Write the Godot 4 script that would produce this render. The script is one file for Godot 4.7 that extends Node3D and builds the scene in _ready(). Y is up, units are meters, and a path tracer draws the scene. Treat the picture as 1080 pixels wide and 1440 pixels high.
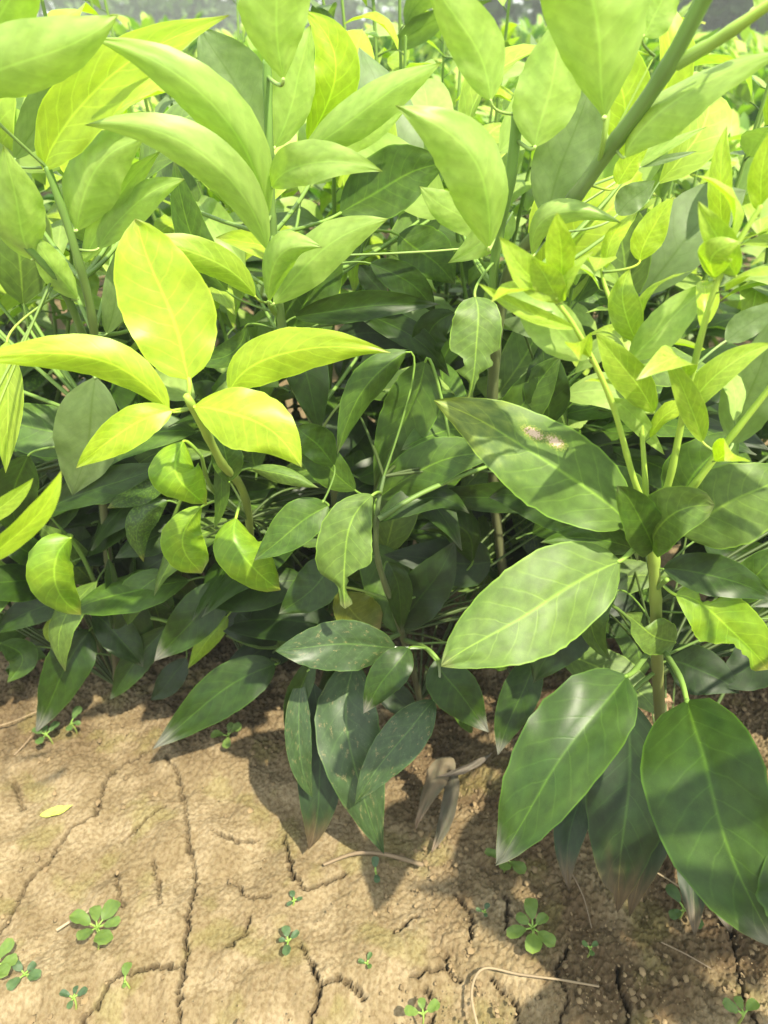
extends Node3D
# A row of young citrus saplings beside cracked clay soil, seen from hand height.

var M := {}                      # materials
var pool := {}                   # shared blades for foliage that is grown, by kind
var rng := RandomNumberGenerator.new()
var wob := FastNoiseLite.new()   # soft noise for tints and edges

func _ready():
	# camera, sky, sun, exposure
	var cam := Camera3D.new()
	cam.name = "camera"
	cam.position = Vector3(0, 0.48, 0)
	cam.rotation_degrees = Vector3(-32.5, 0, 0)
	cam.keep_aspect = Camera3D.KEEP_HEIGHT
	cam.fov = 69.4
	cam.near = 0.02
	cam.far = 200.0
	var lens := CameraAttributesPhysical.new()
	lens.frustum_focal_length = 17.33
	lens.exposure_aperture = 7.0
	lens.frustum_focus_distance = 0.40
	cam.attributes = lens
	add_child(cam)
	var env := Environment.new()
	env.background_mode = Environment.BG_SKY
	var sm := ProceduralSkyMaterial.new()
	sm.sky_top_color = Color(0.88, 0.90, 0.92)
	sm.sky_horizon_color = Color(0.93, 0.95, 0.97)
	sm.sky_curve = 0.18
	sm.ground_bottom_color = Color(0.30, 0.28, 0.20)
	sm.ground_horizon_color = Color(0.55, 0.58, 0.48)
	sm.sky_energy_multiplier = 1.1
	sm.sun_angle_max = 30.0
	sm.sun_curve = 0.15
	env.sky = Sky.new()
	env.sky.sky_material = sm
	env.background_energy_multiplier = 1.0
	env.tonemap_mode = Environment.TONE_MAPPER_LINEAR
	env.tonemap_exposure = 2.45
	env.sdfgi_enabled = true
	env.ssao_enabled = true
	env.ssil_enabled = true
	env.fog_enabled = true
	env.fog_light_color = Color(0.93, 0.96, 0.93)
	env.fog_density = 0.016
	var we := WorldEnvironment.new()
	we.name = "world_environment"
	we.environment = env
	add_child(we)
	var sun := DirectionalLight3D.new()
	sun.name = "sun"
	sun.light_energy = 1.6
	sun.light_color = Color(1.0, 0.96, 0.88)
	sun.light_angular_distance = 1.0
	sun.shadow_enabled = true
	add_child(sun)
	sun.look_at_from_position(Vector3(0.45, 1.2, 0.5), Vector3.ZERO)
	# tools
	rng.seed = 4711
	wob.seed = 5
	wob.frequency = 1.0
	make_materials()
	make_pool()
	soil()
	backdrop_trees()
	field()
	near_saplings()
	ground_things()

# ------------------------------------------------------------------ naming
func tag(o: Node, label: String, category: String, group := "", kind := ""):
	if label: o.set_meta("label", label)
	if category: o.set_meta("category", category)
	if group: o.set_meta("group", group)
	if kind: o.set_meta("kind", kind)
	return o

func numbered(called: String, parent: Node) -> String:
	if not parent.has_node(NodePath(called)): return called
	var k: int = parent.get_meta("n_" + called, 0)
	while true:
		k += 1
		var s := "%s_%03d" % [called, k]
		if not parent.has_node(NodePath(s)):
			parent.set_meta("n_" + called, k)
			return s
	return called

func thing(called: String, at := Vector3.ZERO) -> Node3D:
	var o := Node3D.new()
	o.name = numbered(called, self)
	o.position = at
	add_child(o)
	return o

func put(called: String, mesh: Mesh, mat: Material, parent: Node, xf := Transform3D()) -> MeshInstance3D:
	var o := MeshInstance3D.new()
	o.name = numbered(called, parent)
	o.mesh = mesh
	o.material_override = mat
	o.transform = xf
	parent.add_child(o)
	return o

# ------------------------------------------------------------------ materials
# the network of a citrus blade: x over the width (0..1), y along it (0..1); returns midrib, side vein, fine net, margin
func veins(u: float, v: float, n: FastNoiseLite) -> Array:
	var d := absf(u - 0.5) * 2.0
	var mid := exp(-pow(d / (0.024 + 0.026 * (1.0 - v)), 2.0))
	var k := 9.0
	var q := v * k - d * 1.55 - 0.35 * d * d + n.get_noise_2d(u * 40.0, v * 70.0) * 0.12
	q += 0.5 if u > 0.5 else 0.0
	var side := exp(-pow((q - roundf(q)) / (0.030 + 0.045 * d), 2.0)) * (1.0 - smoothstep(0.72, 0.95, d)) * clampf(1.1 - d * 0.6, 0.0, 1.0)
	var net := absf(n.get_noise_2d(u * 420.0 + 300.0, v * 800.0))
	net = exp(-pow(net / 0.07, 2.0))
	var rim := smoothstep(0.945, 0.985, d)
	return [mid, side, net, rim]

func over(tint: Color, pattern: Color) -> Color:
	return (pattern.srgb_to_linear() * tint).linear_to_srgb()

func make_materials():
	var n := FastNoiseLite.new()
	n.seed = 3
	n.noise_type = FastNoiseLite.TYPE_SIMPLEX
	n.frequency = 0.05
	var blot := FastNoiseLite.new()
	blot.seed = 8
	blot.frequency = 0.02
	blot.fractal_octaves = 4
	var w := 256
	var h := 512
	var height := Image.create_empty(w, h, false, Image.FORMAT_RGB8)
	var young := Image.create_empty(w, h, false, Image.FORMAT_RGB8)
	var mature := Image.create_empty(w, h, false, Image.FORMAT_RGB8)
	var dusty := Image.create_empty(w, h, false, Image.FORMAT_RGB8)
	var scar := Image.create_empty(w, h, false, Image.FORMAT_RGB8)
	var mottled := Image.create_empty(w, h, false, Image.FORMAT_RGB8)
	var soft := Image.create_empty(w, h, false, Image.FORMAT_RGB8)
	var under := Image.create_empty(w, h, false, Image.FORMAT_RGB8)
	for y in h:
		for x in w:
			var u := (x + 0.5) / w
			var v := (y + 0.5) / h
			var a := veins(u, v, n)
			var b := blot.get_noise_2d(x * 1.0, y * 1.0)
			var fine := n.get_noise_2d(x * 9.0, y * 9.0)
			var hh: float = 0.5 + 0.03 * fine - 0.22 * a[0] - 0.16 * a[1] - 0.05 * a[2] + 0.10 * b
			height.set_pixel(x, y, Color(hh, hh, hh))
			var lum: float = 0.79 + 0.07 * b + 0.05 * fine
			young.set_pixel(x, y, Color(lum, lum, lum * 0.9).lerp(Color(1.0, 1.0, 1.0), clampf(a[0] * 0.8 + a[1] * 0.50 + a[2] * 0.16 + a[3] * 0.5, 0, 1)))
			var bands: float = 0.80 + 0.05 * b + 0.03 * fine + 0.014 * sin(v * 48.0 - absf(u - 0.5) * 20.0 + 2.0 * b) * (1.0 - a[0])
			soft.set_pixel(x, y, Color(bands, bands, bands * 0.95).lerp(Color(0.95, 0.97, 0.9), clampf(a[0] * 0.45 + a[1] * 0.14 + a[2] * 0.05, 0, 1)))
			under.set_pixel(x, y, Color(lum, lum, lum).lerp(Color(0.70, 0.72, 0.62), clampf(a[0] * 0.8 + a[1] * 0.3 + a[2] * 0.10, 0, 1)))
			lum = 0.64 + 0.10 * b + 0.03 * fine
			var base := Color(lum, lum, lum)
			var full: Color = base.lerp(Color(1.0, 0.97, 0.85), clampf(a[0] * 0.68 + a[1] * 0.30 + a[2] * 0.09, 0, 1)).lerp(Color(1, 1, 0.8), a[3] * 0.55)
			var dots := smoothstep(0.50, 0.72, n.get_noise_2d(x * 11.0 - 700.0, y * 11.0)) * (0.25 + 0.75 * smoothstep(-0.1, 0.35, blot.get_noise_2d(x * 1.0 - 900.0, y * 1.0)))
			mature.set_pixel(x, y, full.lerp(Color(1, 1, 0.95), dots * 0.5))
			# pale dust and tan rust, in patches of their own
			var d1 := smoothstep(0.10, 0.32, blot.get_noise_2d(x * 1.3 + 500.0, y * 1.3))
			var speck := smoothstep(0.55, 0.75, n.get_noise_2d(x * 9.0 + 900.0, y * 9.0))
			var tanned := smoothstep(0.32, 0.50, blot.get_noise_2d(x * 1.3 + 1500.0, y * 1.0)) * smoothstep(0.0, 0.25, n.get_noise_2d(x * 5.0, y * 5.0 + 400.0))
			dusty.set_pixel(x, y, over(Color(0.085, 0.165, 0.045), full).lerp(Color(0.78, 0.80, 0.72), clampf(d1 * 0.04 + speck * (0.06 + 0.45 * d1), 0, 0.7)).lerp(Color(0.70, 0.55, 0.40), tanned * 0.6))
			var yel := smoothstep(0.05, 0.30, blot.get_noise_2d(x * 2.0 + 2500.0, y * 2.0))
			mottled.set_pixel(x, y, full.lerp(Color(1.0, 0.96, 0.70), yel * 0.65))
			# the dead, papery patch on one leaf, and the yellow halo round it
			var sx := (u - 0.75) * 1.0
			var sy := (v - 0.53) * 2.0
			var sd := 0.98 * minf(Vector2(sx * 1.25 + 0.03, sy * 0.9 - 0.085).length(), Vector2(sx * 1.3 - 0.02, sy * 0.95 + 0.085).length()) + 0.05 * n.get_noise_2d(x * 3.0, y * 3.0)
			var sc: Color = over(Color(0.22, 0.40, 0.055).lerp(Color(0.36, 0.50, 0.07), smoothstep(0.55, 0.95, v + 0.25 * b)), full).lerp(Color(0.72, 0.70, 0.32), 0.45 * (1.0 - smoothstep(0.075, 0.12, sd)))
			scar.set_pixel(x, y, sc.lerp(Color(0.80, 0.70, 0.62).lerp(Color(0.58, 0.45, 0.38), smoothstep(0.045, 0.064, sd)), 1.0 - smoothstep(0.060, 0.066, sd)))
	var bumps := height.duplicate()
	bumps.bump_map_to_normal_map(5.0)
	var nt := ImageTexture.create_from_image(bumps)
	var sets := {"soft": [soft, 0.42, Color(0.92, 1.0, 0.42), 0.45], "young": [young, 0.42, Color(0.92, 1.0, 0.42), 0.5], "under": [under, 0.5, Color(0.92, 1.0, 0.5), 0.5],
		"mature": [mature, 0.52, Color(0.55, 0.66, 0.14), 0.42], "gloss": [mature, 0.40, Color(0.58, 0.66, 0.07), 0.36], "dusty": [dusty, 0.40, Color(0.45, 0.55, 0.15), 0.42],
		"mottled": [mottled, 0.40, Color(0.62, 0.72, 0.16), 0.45], "scar": [scar, 0.5, Color(0.55, 0.66, 0.14), 0.42]}
	for k in sets:
		var m := StandardMaterial3D.new()
		m.resource_name = k + "_leaf"
		m.albedo_texture = ImageTexture.create_from_image(sets[k][0])
		m.vertex_color_use_as_albedo = true
		m.roughness = sets[k][1]
		m.metallic_specular = sets[k][3]
		m.normal_enabled = true
		m.normal_texture = nt
		m.normal_scale = 0.22
		m.backlight_enabled = true
		m.backlight = sets[k][2]
		m.cull_mode = BaseMaterial3D.CULL_DISABLED
		M[k] = m
	M.stem = plain_mat("stem", Color(1, 1, 1), 0.5, true)
	M.bark = plain_mat("bark", Color(1, 1, 1), 0.85, true)
	M.dry = plain_mat("dry", Color(1, 1, 1), 0.8, true)
	M.dry.cull_mode = BaseMaterial3D.CULL_DISABLED
	M.weed = plain_mat("weed", Color(1, 1, 1), 0.5, true)
	M.weed.backlight_enabled = true
	M.weed.backlight = Color(0.7, 0.85, 0.2)
	M.weed.cull_mode = BaseMaterial3D.CULL_DISABLED
	M.far = M.weed.duplicate()
	M.far.roughness = 0.45
	M.tree = M.weed.duplicate()
	M.tree.roughness = 0.7
	var g := FastNoiseLite.new()
	g.seed = 21
	g.frequency = 0.05
	g.fractal_octaves = 7
	g.fractal_gain = 0.62
	var nz := NoiseTexture2D.new()
	nz.width = 512
	nz.height = 512
	nz.seamless = true
	nz.noise = g
	var s := StandardMaterial3D.new()
	s.resource_name = "clay_soil"
	s.vertex_color_use_as_albedo = true
	s.roughness = 0.95
	s.metallic_specular = 0.2
	s.uv1_triplanar = true
	s.uv1_world_triplanar = true
	s.uv1_scale = Vector3(9, 9, 9)
	var tone := Gradient.new()
	tone.set_offset(0, 0.25)
	tone.set_color(0, Color(0.80, 0.77, 0.73))
	tone.set_offset(1, 0.62)
	tone.set_color(1, Color(1, 1, 1))
	nz.color_ramp = tone
	s.albedo_texture = nz
	var g2 := FastNoiseLite.new()
	g2.seed = 77
	g2.frequency = 0.09
	g2.fractal_octaves = 7
	g2.fractal_gain = 0.6
	var nz2 := NoiseTexture2D.new()
	nz2.width = 512
	nz2.height = 512
	nz2.seamless = true
	nz2.as_normal_map = true
	nz2.bump_strength = 5.0
	nz2.noise = g2
	s.normal_enabled = true
	s.normal_texture = nz2
	s.normal_scale = 0.55
	M.soil = s

func plain_mat(called: String, c: Color, rough: float, vc: bool) -> StandardMaterial3D:
	var m := StandardMaterial3D.new()
	m.resource_name = called
	m.albedo_color = c
	m.roughness = rough
	m.metallic_specular = 0.35
	m.vertex_color_use_as_albedo = vc
	return m

# leaf kinds: material, two tints that mingle over the blade (linear base colours), colour of the tip, share of the blade that the tip takes
var KINDS := {
	"yellow": ["young", Color(0.63, 0.84, 0.065), Color(0.52, 0.76, 0.055), Color(0.6, 0.66, 0.2), 0.04],
	"light": ["soft", Color(0.62, 0.84, 0.25), Color(0.48, 0.71, 0.18), Color(0.42, 0.52, 0.12), 0.04],
	"flush": ["young", Color(0.60, 0.80, 0.12), Color(0.48, 0.71, 0.09), Color(0.45, 0.55, 0.10), 0.05],
	"pale": ["under", Color(0.30, 0.43, 0.17), Color(0.26, 0.39, 0.14), Color(0.3, 0.4, 0.2), 0.03],
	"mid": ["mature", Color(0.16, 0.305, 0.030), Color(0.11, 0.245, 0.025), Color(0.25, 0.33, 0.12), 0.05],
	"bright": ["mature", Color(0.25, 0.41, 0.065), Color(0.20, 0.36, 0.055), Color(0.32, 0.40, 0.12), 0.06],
	"deep": ["gloss", Color(0.090, 0.185, 0.022), Color(0.058, 0.135, 0.020), Color(0.40, 0.42, 0.32), 0.10],  # pale tip colour is a painted sheen
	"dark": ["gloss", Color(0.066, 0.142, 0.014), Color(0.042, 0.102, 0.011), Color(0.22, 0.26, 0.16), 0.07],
	"dusty": ["dusty", Color(1, 1, 1), Color(0.82, 0.85, 0.85), Color(1.0, 1.0, 1.0), 0.09],
	"mottled": ["mottled", Color(0.15, 0.29, 0.05), Color(0.10, 0.22, 0.045), Color(0.34, 0.40, 0.08), 0.08],
	"scar": ["scar", Color(1, 1, 1), Color(0.85, 0.88, 0.9), Color(1.3, 1.1, 1.0), 0.10],
	"sheentip": ["gloss", Color(0.066, 0.142, 0.016), Color(0.042, 0.102, 0.013), Color(0.42, 0.43, 0.34), 0.13],  # dark leaf, whitish sheen painted into the tip colour
	"drytip": ["mature", Color(0.040, 0.095, 0.020), Color(0.030, 0.072, 0.016), Color(0.20, 0.145, 0.075), 0.22],  # blade tints darkened to stand for shade; only the brown tip is dry
	"chlorotic": ["young", Color(0.36, 0.42, 0.06), Color(0.28, 0.36, 0.06), Color(0.40, 0.36, 0.12), 0.1],
	"fresh": ["young", Color(0.44, 0.68, 0.050), Color(0.28, 0.53, 0.040), Color(0.45, 0.50, 0.10), 0.06],
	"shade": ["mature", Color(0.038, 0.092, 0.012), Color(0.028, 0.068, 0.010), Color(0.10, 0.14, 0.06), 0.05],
}

# ------------------------------------------------------------------ shapes
# a blade whose midrib runs from b over m to t; n: which way its upper face looks at the middle; fold and curl in radians for each half
func blade(b: Vector3, m: Vector3, t: Vector3, n: Vector3, w: float, fold: float, curl: float, kind: Array, o := {}) -> ArrayMesh:
	var nu: int = o.get("nu", 10)
	var nv: int = o.get("nv", 20)
	var ea: float = o.get("a", 0.76)
	var eb: float = o.get("e", 1.02)
	var wave: float = o.get("wave", 0.085)
	var ph: float = o.get("ph", 0.0)
	var und: float = o.get("und", 0.05)
	var twist: float = o.get("twist", 0.45 * sin(ph * 3.7))
	var lean := 0.07 * sin(ph * 5.1)
	var bites: Array = o.get("bites", [])
	var c := m * 2.0 - (b + t) * 0.5
	var peak := pow(ea / (ea + eb), ea) * pow(eb / (ea + eb), eb)
	var P := PackedVector3Array()
	var UV := PackedVector2Array()
	var C := PackedColorArray()
	var I := PackedInt32Array()
	var pts := []
	var tgs := []
	for j in nv + 1:
		var v := float(j) / nv
		pts.append(b.lerp(c, v).lerp(c.lerp(t, v), v))
		tgs.append(((c - b) * (1.0 - v) + (t - c) * v).normalized())
	var ns := []
	ns.resize(nv + 1)
	var half_j := nv / 2
	ns[half_j] = (n - tgs[half_j] * n.dot(tgs[half_j])).normalized()
	for j in range(half_j + 1, nv + 1): ns[j] = (ns[j - 1] - tgs[j] * ns[j - 1].dot(tgs[j])).normalized()
	for j in range(half_j - 1, -1, -1): ns[j] = (ns[j + 1] - tgs[j] * ns[j + 1].dot(tgs[j])).normalized()
	for j in nv + 1:
		var v := float(j) / nv
		var nn: Vector3 = ns[j].rotated(tgs[j], twist * (v - 0.5))
		var s: Vector3 = tgs[j].cross(nn)
		pts[j] += s * (w * 0.035 * sin(v * 5.5 + ph) * v * (1.0 - v) * 4.0)
		var half := w * 0.5 * pow(maxf(v, 0.0), ea) * pow(maxf(1.0 - v, 0.0), eb) / peak
		half = maxf(half, w * 0.012 * (1.0 - 0.7 * v))
		half *= 1.0 + 0.045 * wob.get_noise_2d(v * 9.0 + ph * 7.0, ph * 3.0)
		for i in nu + 1:
			var u := -1.0 + 2.0 * i / nu
			var au := absf(u)
			var cut := 1.0
			for q in bites:
				if q[0] * u > 0.0:
					cut = minf(cut, 1.0 - q[3] * exp(-pow((v - q[1]) / q[2], 4.0)) * (1.0 + 0.25 * wob.get_noise_1d(v * 60.0)))
			var e := half * au * cut * (1.0 + lean * signf(u))
			if au > 0.99: e *= 1.0 + 0.020 * sin(v * 75.0 + ph + u) * (0.5 + wob.get_noise_1d(v * 5.0 + ph))
			var ang := fold + curl * au * 0.5
			var rip := wave * half * au * au * (sin(v * 11.0 + ph + u * 1.3) + 0.6 * sin(v * 23.0 + ph * 2.0 - u)) + und * w * wob.get_noise_3d(u * 0.9 + ph, v * 2.6, ph * 2.0) * smoothstep(0.0, 0.25, v)
			P.append(pts[j] + s * (signf(u) * e * cos(ang)) + nn * (e * sin(ang) + rip))
			UV.append(Vector2(0.5 + 0.5 * u * cut, v))
			var mix := clampf(0.5 + 0.9 * wob.get_noise_3d(u * 1.4 + ph * 5.0, v * 3.0, ph), 0.0, 1.0)
			var col: Color = kind[1].lerp(kind[2], mix)
			var tip := smoothstep(1.0 - kind[4] * (1.3 + 0.7 * wob.get_noise_2d(u * 3.0, ph * 9.0)), 1.0 - kind[4] * 0.35, v)
			C.append(col.lerp(kind[3], tip))
	for j in nv:
		for i in nu:
			var k := j * (nu + 1) + i
			I.append_array([k, k + nu + 1, k + 1, k + 1, k + nu + 1, k + nu + 2])
	return smooth(P, UV, C, I)

func smooth(P: PackedVector3Array, UV: PackedVector2Array, C: PackedColorArray, I: PackedInt32Array) -> ArrayMesh:
	var N := PackedVector3Array()
	N.resize(P.size())
	for k in range(0, I.size(), 3):
		var f := (P[I[k + 2]] - P[I[k]]).cross(P[I[k + 1]] - P[I[k]])
		N[I[k]] += f
		N[I[k + 1]] += f
		N[I[k + 2]] += f
	for k in N.size(): N[k] = N[k].normalized() if N[k].length_squared() > 1e-20 else Vector3.UP
	var arr := []
	arr.resize(Mesh.ARRAY_MAX)
	arr[Mesh.ARRAY_VERTEX] = P
	arr[Mesh.ARRAY_NORMAL] = N
	if UV.size(): arr[Mesh.ARRAY_TEX_UV] = UV
	if C.size(): arr[Mesh.ARRAY_COLOR] = C
	arr[Mesh.ARRAY_INDEX] = I
	var mesh := ArrayMesh.new()
	mesh.add_surface_from_arrays(Mesh.PRIMITIVE_TRIANGLES, arr)
	return mesh

class Tubes:
	var P := PackedVector3Array()
	var C := PackedColorArray()
	var I := PackedInt32Array()

	# a round or slightly angular stem along pts, from radius r0 to r1
	func add(pts: Array, r0: float, r1: float, c0: Color, c1: Color, sides := 7, angular := 0.0):
		var n := pts.size()
		var up := Vector3(0.31, 0.2, 0.93)
		var start := P.size()
		var run := 0.0
		for j in n:
			var tg: Vector3 = (pts[mini(j + 1, n - 1)] - pts[maxi(j - 1, 0)]).normalized()
			var s := tg.cross(up).normalized()
			var q := s.cross(tg)
			var f := float(j) / (n - 1)
			var r := lerpf(r0, r1, f)
			run += 0.0 if j == 0 else pts[j].distance_to(pts[j - 1])
			var node := fposmod(run / 0.031 + r0 * 700.0, 1.0) - 0.5
			var swell := exp(-pow(node / 0.13, 2.0))
			for i in sides:
				var a := TAU * i / sides
				var rr := r * (1.0 + 0.16 * swell) * (1.0 + angular * cos(3.0 * a))
				P.append(pts[j] + s * cos(a) * rr + q * sin(a) * rr)
				var shade := 0.86 + 0.26 * fposmod(sin(i * 12.9 + r0 * 900.0) * 43.7, 1.0) * (0.6 + 0.4 * sin(run * 140.0 + i)) - 0.10 * swell
				C.append(c0.lerp(c1, f) * Color(shade, shade, shade))
		for j in n - 1:
			for i in sides:
				var k := start + j * sides + i
				var l := start + j * sides + (i + 1) % sides
				I.append_array([k, l, k + sides, l, l + sides, k + sides])
		P.append(pts[n - 1] + (pts[n - 1] - pts[n - 2]).normalized() * r1 * 0.7)
		C.append(c1)
		for i in sides:
			I.append_array([start + (n - 1) * sides + i, start + (n - 1) * sides + (i + 1) % sides, P.size() - 1])

func bend(a: Vector3, c: Vector3, b: Vector3, n := 8) -> Array:
	var out := []
	for k in n + 1:
		var f := float(k) / n
		out.append(a.lerp(c, f).lerp(c.lerp(b, f), f))
	return out

# a smooth line through the given points
func through(pts: Array, per := 5) -> Array:
	var cv := Curve3D.new()
	for k in pts.size():
		var d: Vector3 = (pts[mini(k + 1, pts.size() - 1)] - pts[maxi(k - 1, 0)]) / 6.0
		cv.add_point(pts[k], -d, d)
	var out := []
	for k in (pts.size() - 1) * per + 1:
		out.append(cv.sample(mini(k / per, pts.size() - 2), (k % per) / float(per) if k < (pts.size() - 1) * per else 1.0))
	return out

func tube_mesh(t: Tubes) -> ArrayMesh:
	return smooth(t.P, PackedVector2Array(), t.C, t.I)

# ------------------------------------------------------------------ saplings
func leaf(p: Node3D, b: Vector3, m: Vector3, t: Vector3, n: Vector3, w: float, fold: float, curl: float, kind: String, from: Vector3, o := {}):
	var K: Array = KINDS[kind]
	o.ph = float(o.get("ph", rng.randf() * 20.0))
	var at := p.position
	var l := put("leaf", blade(b - at, m - at, t - at, n, w, fold, curl, K, o), M[K[0]], p)
	if o.has("label"): l.set_meta("label", o.label)
	var tb := Tubes.new()
	var c := m * 2.0 - (b + t) * 0.5
	var back := b - (c - b).normalized() * (b - from).length() * 0.22
	var col: Color = K[1].lerp(Color(0.2, 0.3, 0.05), 0.35)
	var r := clampf(w * 0.025, 0.0005, 0.0013)
	tb.add(bend(from - at, back - at, b - at + (c - b) * 0.02, 8), r * 1.25, r, Color(0.10, 0.17, 0.035), col, 6)
	put("petiole", tube_mesh(tb), M.stem, l)
	return l

func stem(p: Node3D, pts: Array, r0: float, r1: float, c0: Color, c1: Color, angular := 0.0, called := "stem"):
	var tb := Tubes.new()
	var at := p.position
	var q := []
	for x in through(pts, 12): q.append(x - at)
	tb.add(q, r0, r1, c0, c1, 9, angular)
	return put(called, tube_mesh(tb), M.stem, p)

func make_pool():
	for kind in ["yellow", "light", "flush", "mid", "bright", "dark", "shade", "pale", "mottled"]:
		pool[kind] = []
		for k in 5:
			var droop := rng.randf_range(0.0, 0.28)
			pool[kind].append(blade(Vector3.ZERO, Vector3(rng.randf_range(-0.04, 0.04), 0.07 + droop * 0.25, -0.5), Vector3(rng.randf_range(-0.1, 0.1), -droop, -0.97), Vector3.UP, rng.randf_range(0.36, 0.46), rng.randf_range(-0.05, 0.3), rng.randf_range(-0.6, 0.3), KINDS[kind], {"nu": 6, "nv": 10, "ph": k * 3.1 + rng.randf()}))

# sets one grown leaf with its short stalk; dir points from the base to the tip
func grown(p: Node3D, tb: Tubes, from: Vector3, dir: Vector3, face: Vector3, size: float, kind: String):
	var b := from + dir * size * 0.14
	var z := -dir
	var x := face.cross(z).normalized()
	var y := z.cross(x)
	put("leaf", pool[kind][rng.randi() % 5], M[KINDS[kind][0]], p, Transform3D(Basis(x * size, y * size, z * size), b))
	tb.add([from, from.lerp(b, 0.6) + Vector3(0, size * 0.01, 0), b + dir * size * 0.03], size * 0.010, size * 0.007, Color(0.07, 0.12, 0.025), Color(0.11, 0.19, 0.035), 5)

# shoots that rise from the ground with leaves set in a spiral; kinds: dark below, bright above
func sapling(called: String, at: Vector3, height: float, shoots: int, per: int, size: float, young_from: float) -> Node3D:
	var p := thing(called, at)
	var tb := Tubes.new()
	var trunk := [Vector3(0, -0.03, 0), Vector3(rng.randf_range(-0.01, 0.01), height * 0.3, 0.0)]
	tb.add(through(trunk + [Vector3(0, height * 0.45, 0)]), 0.0055, 0.004, Color(0.10, 0.10, 0.05), Color(0.09, 0.15, 0.04))
	for s in shoots:
		var a := TAU * s / shoots + rng.randf_range(-0.5, 0.5)
		var out := Vector3(cos(a), 0, sin(a))
		var top := height * rng.randf_range(0.78, 1.05)
		var base := Vector3(0, height * rng.randf_range(0.12, 0.36), 0)
		var tipp := out * rng.randf_range(0.04, 0.13) + Vector3(0, top, 0)
		var line := bend(base, base.lerp(tipp, 0.4) + out * 0.035, tipp, 10)
		tb.add(line, 0.0026, 0.0011, Color(0.07, 0.12, 0.03), Color(0.15, 0.25, 0.045))
		var spin := rng.randf() * TAU
		for k in per:
			var f := (k + 0.6) / per
			var g := f * 10.0
			var i := mini(int(g), 9)
			var q: Vector3 = line[i].lerp(line[i + 1], g - i)
			spin += 2.4
			var rise := lerpf(-0.45, 0.75, f * f) + rng.randf_range(-0.25, 0.25)
			var side := Vector3(cos(spin), rise, sin(spin)).normalized()
			var hgt := q.y / height
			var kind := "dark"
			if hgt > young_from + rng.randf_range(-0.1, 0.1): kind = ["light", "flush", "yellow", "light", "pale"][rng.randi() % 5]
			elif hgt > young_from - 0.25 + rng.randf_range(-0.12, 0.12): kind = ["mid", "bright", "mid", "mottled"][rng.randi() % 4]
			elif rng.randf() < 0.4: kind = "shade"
			var sz := size * rng.randf_range(0.75, 1.15) * (1.0 if f < 0.8 else 0.62)
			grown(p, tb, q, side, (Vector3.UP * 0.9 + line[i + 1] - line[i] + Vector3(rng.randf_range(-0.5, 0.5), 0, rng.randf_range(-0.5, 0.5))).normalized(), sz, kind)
	put("stem", tube_mesh(tb), M.stem, p)
	return p

# leaves of the understorey of a near sapling, in the shade behind the leaves one sees: from a point of its stem outwards
func understorey(p: Node3D, line: Array, n: int, x0: float, x1: float, y0: float, y1: float, z0: float, z1: float):
	var tb := Tubes.new()
	var at := p.position
	for k in n:
		var q := Vector3(rng.randf_range(x0, x1), rng.randf_range(y0, y1), rng.randf_range(z0, z1))
		var near: Vector3 = line[0]
		for l in line:
			if l.distance_squared_to(q) < near.distance_squared_to(q): near = l
		var away := q - near
		away.y *= 0.4
		var dir := (away.normalized() + Vector3(rng.randf_range(-0.7, 0.7), rng.randf_range(-0.7, 0.35), rng.randf_range(-0.2, 0.7))).normalized()
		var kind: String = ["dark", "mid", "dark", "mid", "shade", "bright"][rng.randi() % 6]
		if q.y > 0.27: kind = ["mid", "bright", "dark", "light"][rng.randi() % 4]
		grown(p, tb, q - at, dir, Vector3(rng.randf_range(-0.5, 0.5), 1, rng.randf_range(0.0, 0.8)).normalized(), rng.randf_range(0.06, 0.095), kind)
		if k % 2 == 0: tb.add(bend(near - at, near.lerp(q, 0.5) - at + Vector3(0, 0.012, 0), q - at, 6), 0.0010, 0.0007, Color(0.05, 0.075, 0.022), Color(0.08, 0.13, 0.03), 5)
	tag(put("twigs", tube_mesh(tb), M.stem, p), "", "", "", "stuff")

# young leaves high up between the stems of a near sapling, most of them upright
func overstorey(p: Node3D, line: Array, n: int, x0: float, x1: float, y0: float, y1: float, z0: float, z1: float):
	var tb := Tubes.new()
	var at := p.position
	for k in n:
		var q := Vector3(rng.randf_range(x0, x1), rng.randf_range(y0, y1), rng.randf_range(z0, z1))
		var near: Vector3 = line[0]
		for l in line:
			if l.distance_squared_to(q) < near.distance_squared_to(q): near = l
		var dir := (Vector3(rng.randf_range(-0.9, 0.9), rng.randf_range(0.2, 1.3), rng.randf_range(-0.5, 0.5)) + (q - near) * 4.0).normalized()
		var kind: String = ["light", "flush", "light", "pale", "bright", "yellow"][rng.randi() % 6]
		grown(p, tb, q - at, dir, Vector3(rng.randf_range(-0.5, 0.5), 0.5, rng.randf_range(0.3, 1.0)).normalized(), rng.randf_range(0.075, 0.105), kind)
		tb.add(bend(near - at, near.lerp(q, 0.6) - at - Vector3(0, 0.01, 0), q - at, 6), 0.0014, 0.001, Color(0.12, 0.2, 0.04), Color(0.16, 0.27, 0.05), 5)
	tag(put("twigs", tube_mesh(tb), M.stem, p), "", "", "", "stuff")

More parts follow.
